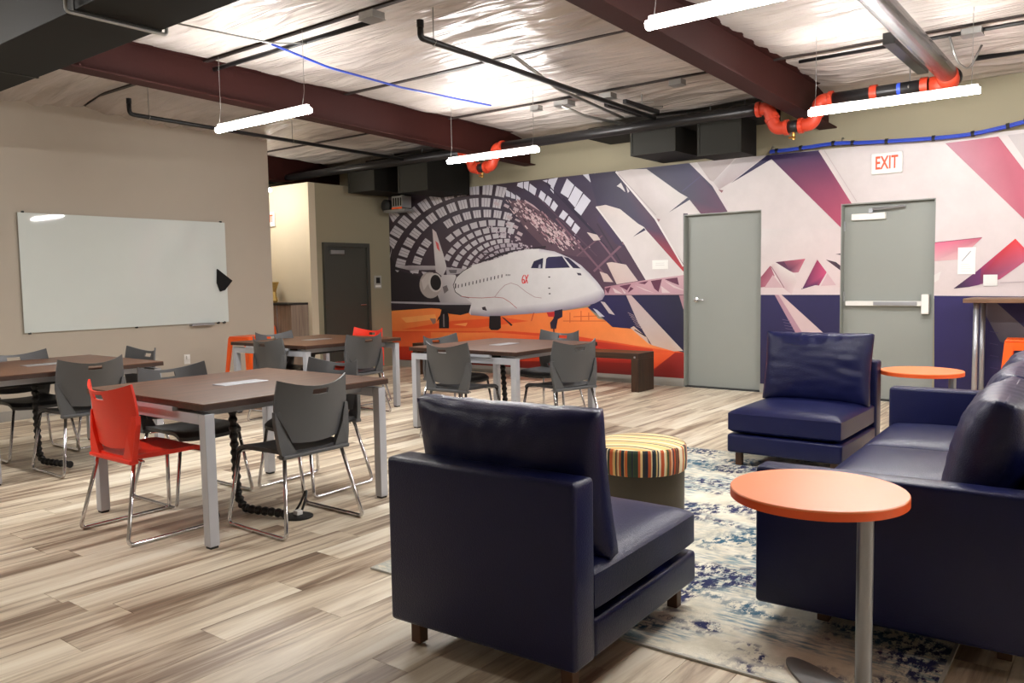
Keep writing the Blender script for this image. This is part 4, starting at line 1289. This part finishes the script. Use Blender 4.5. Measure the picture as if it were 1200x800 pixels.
dv = empty('damper_motor', (-8.95, 8.86, 2.36))
bm = lathe([(0, 0), (.095, 0), (.095, .10), (.05, .12), (0, .12)], 28)
bmesh.ops.transform(bm, matrix=Matrix.Translation((-.27, 0, .14)) @ Matrix.Rotation(R(90), 4, 'X'), verts=bm.verts[:])
ob('fan_housing', bm, M['black'], dv, 'auto')
ob('control_box', B(-.13, .09, -.10, .10, .09, .27, .004), M['galv'], dv)
for k in range(4):
    ob('vent_slot', B(-.10 + k * .05, -.075 + k * .05, -.104, -.099, .12, .24), M['duct'], dv)
ob('warning_strip', B(-.13, .09, -.104, -.10, .075, .10), M['orange_metal'], dv)
ob('mounting_rail', B(-.30, .14, -.11, .10, .035, .07), M['galv'], dv)
ob('hanger_bar', B(-.02, .02, -.02, .02, .27, .29), M['galv'], dv)
tag(dv, 'black fan motor with a grey control box below the far left duct', 'motor')

# ================================================================== SPRINKLER PIPES
YM = 8.05
def dip(xa, xb, zt, zb, r, label):
    """loop of orange couplings that takes the main under a beam"""
    o = empty('pipe_loop', ((xa + xb) / 2, YM, zb))
    cx = (xa + xb) / 2
    for s, xe in ((-1, xa), (1, xb)):
        pts = rounded([(xe - cx, 0, zt - zb), (xe - cx - s * .10, 0, zt - zb), (xe - cx - s * .17, 0, 0.0), (s * .05, 0, 0)], .09, 8)
        e = ob('elbow', T(pts, r * 1.12, 16), M['coupling'], o, True)
        for q, ax in (((xe - cx, 0, zt - zb), 0), ((s * .07, 0, 0), 0)):
            ob('flange_ring', T([(q[0] - .018, 0, q[2]), (q[0] + .018, 0, q[2])], r * 1.35, 16), M['coupling'], e)
        mid = (xe - cx - s * .135, 0, (zt - zb) * .5)
        ob('flange_ring', T([(mid[0] + s*.01, 0, mid[2] + .018), (mid[0] - s*.01, 0, mid[2] - .018)], r * 1.32, 16), M['coupling'], e)
    ob('bottom_pipe', T([(-.06, 0, 0), (.06, 0, 0)], r * 1.05, 16), M['pipe'], o, True)
    dr = ob('drain_valve', T([(0, 0, -r), (0, 0, -r - .07)], .016, 10), M['brass'], o)
    ob('valve_handle', T([(-.045, -.01, -r - .05), (.02, -.01, -r - .05)], .010, 8), M['brass'], dr)
    return tag(o, label, 'pipe', 'orange pipe loops under the beams')
def main_z(x): return 2.985
rr_ = .056
dip(-7.02, -6.36, main_z(-6.7), 2.76, rr_, 'orange pipe loop with a brass valve under the left maroon beam')
dip(-3.10, -2.40, main_z(-2.75), 2.775, rr_, 'orange pipe loop under the end of the right maroon beam')
def main_pipe(x0, x1, label):
    o = ob('sprinkler_main', T([(x0, YM, main_z(x0)), (x1, YM, main_z(x1))], rr_, 18), M['pipe'], None, True)
    return tag(o, label, 'pipe', 'black sprinkler main along the mural wall')
main_pipe(-11.55, -7.02, 'black sprinkler main left of the left pipe loop, before the corner duct boxes')
main_pipe(-6.36, -3.10, 'long black sprinkler main between the two orange pipe loops')
mp_ = empty('sprinkler_main', (-1.9, YM, main_z(-1.9)))
ob('pipe_run', T([(-.50, 0, 0), (.33, 0, 0)], rr_, 18), M['pipe'], mp_, True)
for x in (-.12, .30):
    ob('flange_ring', T([(x - .03, 0, 0), (x + .03, 0, 0)], rr_ * 1.28, 18), M['coupling'], mp_, 'auto')
ob('blue_tape', T([(.08, 0, 0), (.11, 0, 0)], rr_ * 1.02, 18), M['blue'], mp_)
hg = ob('hanger_ring', T([(.18 , .0, -rr_ - .005), (.18, -.062, 0), (.18, 0, rr_ + .005), (.18, .062, 0)], .006, 6, closed=True), M['galv'], mp_)
ob('hanger_rod', T([(.18, 0, rr_), (.18, 0, .34)], .005, 6), M['galv'], hg)
tag(mp_, 'black sprinkler pipe with orange couplings above the EXIT sign light', 'pipe')
# thick grey riser that runs back over the lounge
ri = empty('grey_pipe', (-1.40, YM, 3.03))
ob('pipe_run', T([(.0, .03, 0), (.0, -9.2, .12)], .078, 22), M['pipe_grey'], ri, True)
ob('tee_coupling', T(rounded([(-.15, 0, -.065), (0, 0, -.06), (0, -.14, 0)], .10, 8), .085, 18), M['coupling'], ri, True)
ob('end_cap', T([(0, .02, 0), (0, .07, 0)], .088, 20), M['pipe'], ri, True)
tag(ri, 'thick glossy grey pipe running overhead at the upper right', 'pipe')
def branch(pts, r, label, hangers):
    o = empty('sprinkler_branch', pts[0])
    p0 = Vector(pts[0])
    ob('pipe_run', T(rounded([Vector(p) - p0 for p in pts], .05, 5), r, 12), M['pipe'], o, True)
    ob('sprinkler_head', T([Vector((0, 0, 0)), Vector((0, 0, .05))], r * 1.15, 12), M['pipe'], o)
    for (x, y, z) in hangers:
        q = Vector((x, y, z)) - p0
        h_ = ob('hanger_ring', T([q + Vector((r + .006, 0, 0)), q + Vector((0, 0, r + .006)), q + Vector((-r - .006, 0, 0)), q + Vector((0, 0, -r - .006))], .004, 6, closed=True), M['galv'], o)
        ob('hanger_rod', T([q + Vector((0, 0, r)), q + Vector((0, 0, 3.30 - z))], .004, 6), M['galv'], h_)
    return tag(o, label, 'pipe', 'thin black sprinkler branches')
branch([(-4.10, 4.28, 3.12), (-4.10, 4.28, 3.05), (-4.24, 8.02, 3.05)], .023, 'thin black sprinkler branch crossing the ceiling in the middle', [(-4.105, 4.42, 3.05)])
branch([(-7.84, 4.10, 3.10), (-7.84, 4.10, 3.0), (-8.05, 8.0, 3.0)], .021, 'thin black sprinkler branch above the whiteboard wall', [(-7.845, 4.30, 3.0), (-7.95, 6.1, 3.0)])

# conduits, junction boxes, cables
def cable(name, pts, r, m_, label, cat='cable'):
    o = ob(name, T(rounded(pts, .08, 4), r, 8), m_, None, True)
    return tag(o, label, cat)
cable('blue_cable', [(-5.45, 4.02, 3.20), (-5.48, 4.6, 3.14), (-5.54, 5.5, 3.14), (-5.60, 6.9, 3.20)], .010, M['blue'], 'thin blue cable running along the ceiling over the left tables')
cable('conduit', [(-5.05, 2.5, 3.02), (-5.02, 3.7, 3.06), (-5.2, 4.16, 3.19)], .006, M['galv'], 'thin grey wire from the black duct to the ceiling')
cable('conduit', [(-4.50, 4.18, 3.215), (-6.5, 4.18, 3.215)], .020, M['pipe'], 'dark conduit along the purlin beside the left junction box')
cable('conduit', [(-4.22, 5.5, 3.20), (-4.40, 6.4, 3.11), (-4.62, 8.0, 3.10)], .016, M['galv'], 'grey conduit beside the thin black sprinkler branch')
cable('conduit', [(-4.95, 7.3, 3.17), (-4.85, 7.55, 3.09), (-4.72, 8.25, 3.07)], .016, M['galv'], 'short grey conduit bending down to the long sprinkler main')
cable('conduit', [(-1.30, 7.42, 3.21), (-1.26, 7.5, 3.02), (-1.20, 7.7, 2.98), (-1.12, 7.75, 3.18)], .009, M['galv'], 'looped grey cable beside the thick grey pipe')
cable('conduit', [(-2.5, 7.44, 3.225), (.9, 7.44, 3.225)], .016, M['pipe'], 'dark conduit along the purlin above the EXIT sign light')
def jbox(x, y, z, label, s=1.0):
    o = empty('junction_box', (x, y, z))
    ob('box_body', B(-.06*s, .06*s, -.05*s, .05*s, 0, .05, .004), M['galv'], o)
    ob('cover', B(-.064*s, .064*s, -.054*s, .054*s, -.004, 0), M['galv'], o)
    return tag(o, label, 'junction box', 'grey ceiling junction boxes')
jbox(-4.42, 4.12, 3.20, 'grey junction box beside the left end of the sprinkler branch', 1.2)
jbox(-5.36, 7.40, 3.19, 'grey junction box above the pendant at the pipe loop', .9)
jbox(-5.0, 7.42, 3.19, 'wide grey junction box beside the bending grey conduit', 1.5)
jbox(-4.46, 7.42, 3.19, 'grey junction box above the crossing conduits', 1.2)
jbox(-3.65, 7.37, 3.19, 'grey junction box near the right duct boxes', 1.1)
jbox(-1.14, 7.42, 3.19, 'grey junction box beside the thick grey pipe', 1.2)
st = ob('roof_strut', B(-1.70, -1.61, 7.0, 8.25, 3.13, 3.22, .004), M['pipe']); tag(st, 'short dark steel channel over the sprinkler pipe at the upper right', 'strut')
sfm = empty('strut_frame', (-4.45, 7.72, 3.08))
ob('strut_rail', B(-.02, .02, -.36, .36, .02, .06), M['pipe'], sfm)
ob('strut_rail', B(.20, .24, -.36, .36, .02, .06), M['pipe'], sfm)
ob('cross_strut', T([(-.12, -.05, .08), (.30, .12, .10)], .012, 8), M['galv'], sfm)
ob('cross_strut', T([(-.12, .18, .08), (.34, .24, .06)], .012, 8), M['galv'], sfm)
ob('hanger_rod', T([(.22, 0, .06), (.22, 0, .22)], .006, 6), M['galv'], sfm)
tag(sfm, 'dark steel strut frame beside the middle duct boxes, crossed by conduits', 'strut')
rb = ob('roof_rod', T([(-1.25, 8.28, 3.2), (XR, 8.28, 3.2)], .022, 10), M['pipe'], None, True); tag(rb, 'dark steel rod running to the right of the thick grey pipe', 'rod')
bl = empty('cable_bundle', (-3.327, 8.98, 2.70))
cp = [(-3.327, 2.70), (-3.10, 2.70), (-2.90, 2.705), (-2.62, 2.712), (-2.389, 2.690), (-2.084, 2.672), (-1.709, 2.655), (-1.369, 2.655), (-1.081, 2.69), (-.939, 2.715), (-.4, 2.80), (.3, 2.85), (1.2, 2.86)]
def catm(ps):
    out = []
    for i in range(len(ps) - 1):
        p0, p1, p2, p3 = [Vector((q[0], 0, q[1])) for q in (ps[max(0, i-1)], ps[i], ps[i+1], ps[min(len(ps)-1, i+2)])]
        for k in range(6):
            t = k / 6
            out.append(.5 * ((2*p1) + (-p0+p2)*t + (2*p0-5*p1+4*p2-p3)*t*t + (-p0+3*p1-3*p2+p3)*t**3))
    out.append(Vector((ps[-1][0], 0, ps[-1][1])))
    return out
cc = [p - Vector((-3.327, 0, 2.70)) for p in catm(cp)]
for (dy, dz) in ((0, .007), (-.012, -.008), (.012, -.008)):
    ob('blue_strand', T([p + Vector((0, dy, dz)) for p in cc], .012, 8), M['blue'], bl, True)
for i in (2, 9, 17, 22, 29, 36, 42, 48, 54, 60, 66):
    a, b = cc[i], cc[i] + (cc[i+1] - cc[i]).normalized() * .03
    ob('cable_tie', T([a, b], .028, 10), M['black'], bl)
for i in (0, 19):
    ob('cable_hook', T([cc[i] + Vector((0, .02, -.03)), cc[i] + Vector((0, .07, .06)), cc[i] + Vector((0, .12, .06))], .008, 6), M['galv'], bl)
tag(bl, 'bundle of blue cables with black ties sagging above the EXIT sign', 'cable')

# ================================================================== THINGS ON THE WALLS
ex = empty('exit_sign', (-2.143, WALLY, 2.36))
ob('sign_plate', B(-.15, .15, -.035, 0, 0, .215, .012), M['white'], ex)
text_mesh('lettering', 'EXIT', .185, M['exit_red'], ex, (0, -.037, .108), (R(90), 0, 0), .002, .58, .003)
tag(ex, 'white EXIT sign with red letters on the mural above the push-bar door', 'sign')

sh = empty('paper_notice', (-1.397, WALLY - .008, 1.318))
ob('sheet', B(-.077, .077, -.004, 0, 0, .262), M['paper'], sh)
ob('printed_line', T([(-.04, -.0045, .13), (.035, -.0045, .225)], .0035, 6), mat('grey_ink', rgb(120, 130, 140), .8), sh)
for k in range(4):
    ob('printed_line', B(-.05, .05 - .01 * k, -.0046, -.004, .03 + .022 * k, .033 + .022 * k), mat('pale_ink', rgb(206, 206, 206), .8), sh)
tag(sh, 'white paper notice with a diagonal line beside the exit door', 'notice')
sw = empty('light_switch', (-1.19, WALLY - .006, 1.20))
ob('switch_plate', B(-.06, .06, -.008, 0, 0, .11, .003), M['white'], sw)
for s in (-.028, .028): ob('rocker', B(s - .016, s + .016, -.012, -.008, .02, .09, .002), M['white'], sw)
tag(sw, 'white light switch plate on the mural above the bar table', 'switch')
pl = empty('wall_plate', (-4.737, WALLY - .006, 1.44))
ob('plate', B(-.108, .108, -.006, 0, 0, .11, .002), M['white'], pl)
for k in range(2): ob('printed_line', B(-.06, .06, -.0066, -.006, .045 + .025*k, .05 + .025*k), mat('pale_ink', rgb(200, 200, 200), .8), pl)
tag(pl, 'small white wall plate on the mural left of the plain grey door', 'sign')
rs = empty('restroom_sign', (X3, 8.82, 1.24))
ob('plate', B(0, .012, -.075, .075, 0, .20, .003), mat('sign_grey', rgb(160, 158, 150), .5), rs)
bm = B(.012, .016, -.04, .04, .08, .17); ob('pictogram', bm, M['black'], rs)
ob('caption_bar', B(.012, .015, -.055, .055, .02, .05), M['white'], rs)
tag(rs, 'small square sign with a black pictogram right of the dark door', 'sign')
cs = empty('corridor_sign', (-10.40, 7.53, 2.19))
ob('plate', B(-.12, .12, -.03, 0, 0, .21, .01), M['white'], cs)
text_mesh('lettering', 'EXIT', .15, M['exit_red'], cs, (0, -.032, .115), (R(90), 0, 0), .002, .6, .004)
tag(cs, 'pale exit sign on the cream corridor wall, half hidden by the wall corner', 'sign')

wb = empty('whiteboard', (WALLX, 4.667, .878))
wbm = mat('white_glass_board', rgb(212, 220, 217), .03, spec=.5)
ob('glass_panel', B(.02, .026, -1.173, 1.173, 0, 1.222, .002), wbm, wb)
for y in (-1.12, 0, 1.12):
    for z in (-.006, 1.228):
        if y == 0 and z > 1: continue
        ob('standoff_clip', T([(0, y, z), (.032, y, z)], .010, 10), M['black'], wb)
tag(wb, 'large frameless white glass board on the left wall', 'whiteboard')
ty = empty('marker_tray', (WALLX, 5.47, .852))
ob('tray', B(0, .07, -.15, .15, 0, .012, .003), M['alu'], ty); ob('tray_lip', B(.062, .07, -.15, .15, .012, .024), M['alu'], ty)
tag(ty, 'short silver marker tray under the right end of the whiteboard', 'tray')
for k, (y, lb) in enumerate(((5.70, 'black board magnet left of its twin below the whiteboard corner'), (5.78, 'black board magnet nearest the whiteboard corner'))):
    mg = ob('board_magnet', T([(WALLX, y, .873), (WALLX + .03, y, .873)], .014, 12), M['black']); tag(mg, lb, 'magnet', 'board magnets')
# black felt eraser cloth hanging by a corner
bm = bmesh.new()
fr, bk = [], []
for (y, z) in ((5.70, 1.53), (5.90, 1.385), (5.79, 1.27), (5.73, 1.255), (5.69, 1.36)):
    fr.append(bm.verts.new((WALLX + .05, y, z))); bk.append(bm.verts.new((WALLX + .028, y, z)))
bm.faces.new(fr); bm.faces.new(bk[::-1])
for k in range(5): bm.faces.new((fr[k], bk[k], bk[(k+1) % 5], fr[(k+1) % 5]))
er = ob('felt_cloth', bm, mat('black_felt', rgb(14, 14, 16), .95)); tag(er, 'black felt cloth hanging at the right edge of the whiteboard', 'cloth')
ol = empty('wall_outlet', (WALLX, 5.27, .40))
ob('outlet_plate', B(0, .008, -.038, .038, 0, .115, .002), M['white'], ol); ob('plug', B(.008, .04, -.02, .02, .06, .10, .003), M['white'], ol)
tag(ol, 'white wall outlet below the whiteboard', 'outlet')

# ================================================================== CORRIDOR SHELF, STOOLS, BAR TABLE
sv = empty('counter', (-10.25, 7.525, 0))
ob('counter_top', B(-.75, .67, -.34, 0, 1.03, 1.06, .003), M['black'], sv)
for k in range(6):
    ob('front_panel', B(-.73 + k * .23, -.505 + k * .23, -.30, -.28, .02, 1.03, .002), M['panelwood'], sv)
ob('corner_trim', B(.33, .35, -.312, -.30, .02, 1.03), M['alu'], sv)
ob('side_panel', B(.645, .665, -.30, 0, .02, 1.03), M['panelwood'], sv)
ob('plinth', B(-.73, .66, -.28, 0, 0, .02), M['black'], sv)
tag(sv, 'black-topped wooden counter against the cream corridor wall', 'counter')
gv = empty('gold_vase', (-10.20, 7.37, 1.06))
bm = lathe([(0, 0), (.06, 0), (.075, .03), (.055, .10), (.05, .16), (.075, .24), (.10, .30), (.095, .305), (.07, .25), (0, .24)], 10)
ob('vase_body', bm, M['gold'], gv)
tag(gv, 'flared gold vase standing on the corridor counter', 'vase')

def make_stool():
    root = empty('metal_stool')
    m_ = M['orange_metal']
    bm = B(-.165, .165, -.165, .165, .725, .745, .012)
    ob('seat', bm, m_, root)
    for s in (-1, 1):
        ob('apron', B(-.16, .16, s*.16 - .006, s*.16 + .006, .655, .727), m_, root)
        ob('apron', B(s*.16 - .006, s*.16 + .006, -.154, .154, .655, .727), m_, root)
    for sx in (-1, 1):
        for sy in (-1, 1):
            bm = bmesh.new()
            def ring(x, y, z, w):
                return [bm.verts.new((x - sx*a, y - sy*b, z)) for a, b in ((0, 0), (w, 0), (w, .006), (.006, .006), (.006, w), (0, w))]
            a = ring(sx*.166, sy*.166, .725, .075); b = ring(sx*.225, sy*.225, 0, .035)
            for k in range(6): bm.faces.new((a[k], a[(k+1) % 6], b[(k+1) % 6], b[k]))
            bm.faces.new(a); bm.faces.new(b[::-1])
            ob('leg', bm, m_, root)
    bm = bmesh.new(); q = .205
    tube(bm, [(-q, -q, .25), (q, -q, .25), (q, q, .25), (-q, q, .25)], .009, 8, closed=True)
    ob('foot_rail', bm, m_, root)
    return root
s0 = make_stool()
stools = [((-8.15, 5.55), 8, 'orange metal stool against the left wall behind the far table'),
          ((-10.05, 7.0), 0, 'orange metal stool in the corridor before the counter'),
          ((-.80, 8.38), 4, 'orange metal stool pushed under the bar table at the right edge')]
for k, ((x, y), a, lb) in enumerate(stools):
    o = s0 if k == 0 else copy_tree(s0)
    o.location = (x, y, 0); o.rotation_euler = (0, 0, R(a)); tag(o, lb, 'stool', 'orange metal stools')
bt = empty('bar_table', (-.1, 8.78, 0))
ob('tabletop', B(-1.23, 1.23, -.28, .28, 1.055, 1.095, .004), M['bartop'], bt)
for x in (-1.13, 1.13):
    for y in (-.20, .20):
        lg = ob('leg', T([(x, y, 0.012), (x, y, 1.055)], .024, 14), M['alu'], bt, True)
        ob('floor_flange', T([(x, y, 0), (x, y, .012)], .05, 16), M['alu'], lg)
tag(bt, 'tall wood-topped bar table with steel legs at the right edge', 'table')
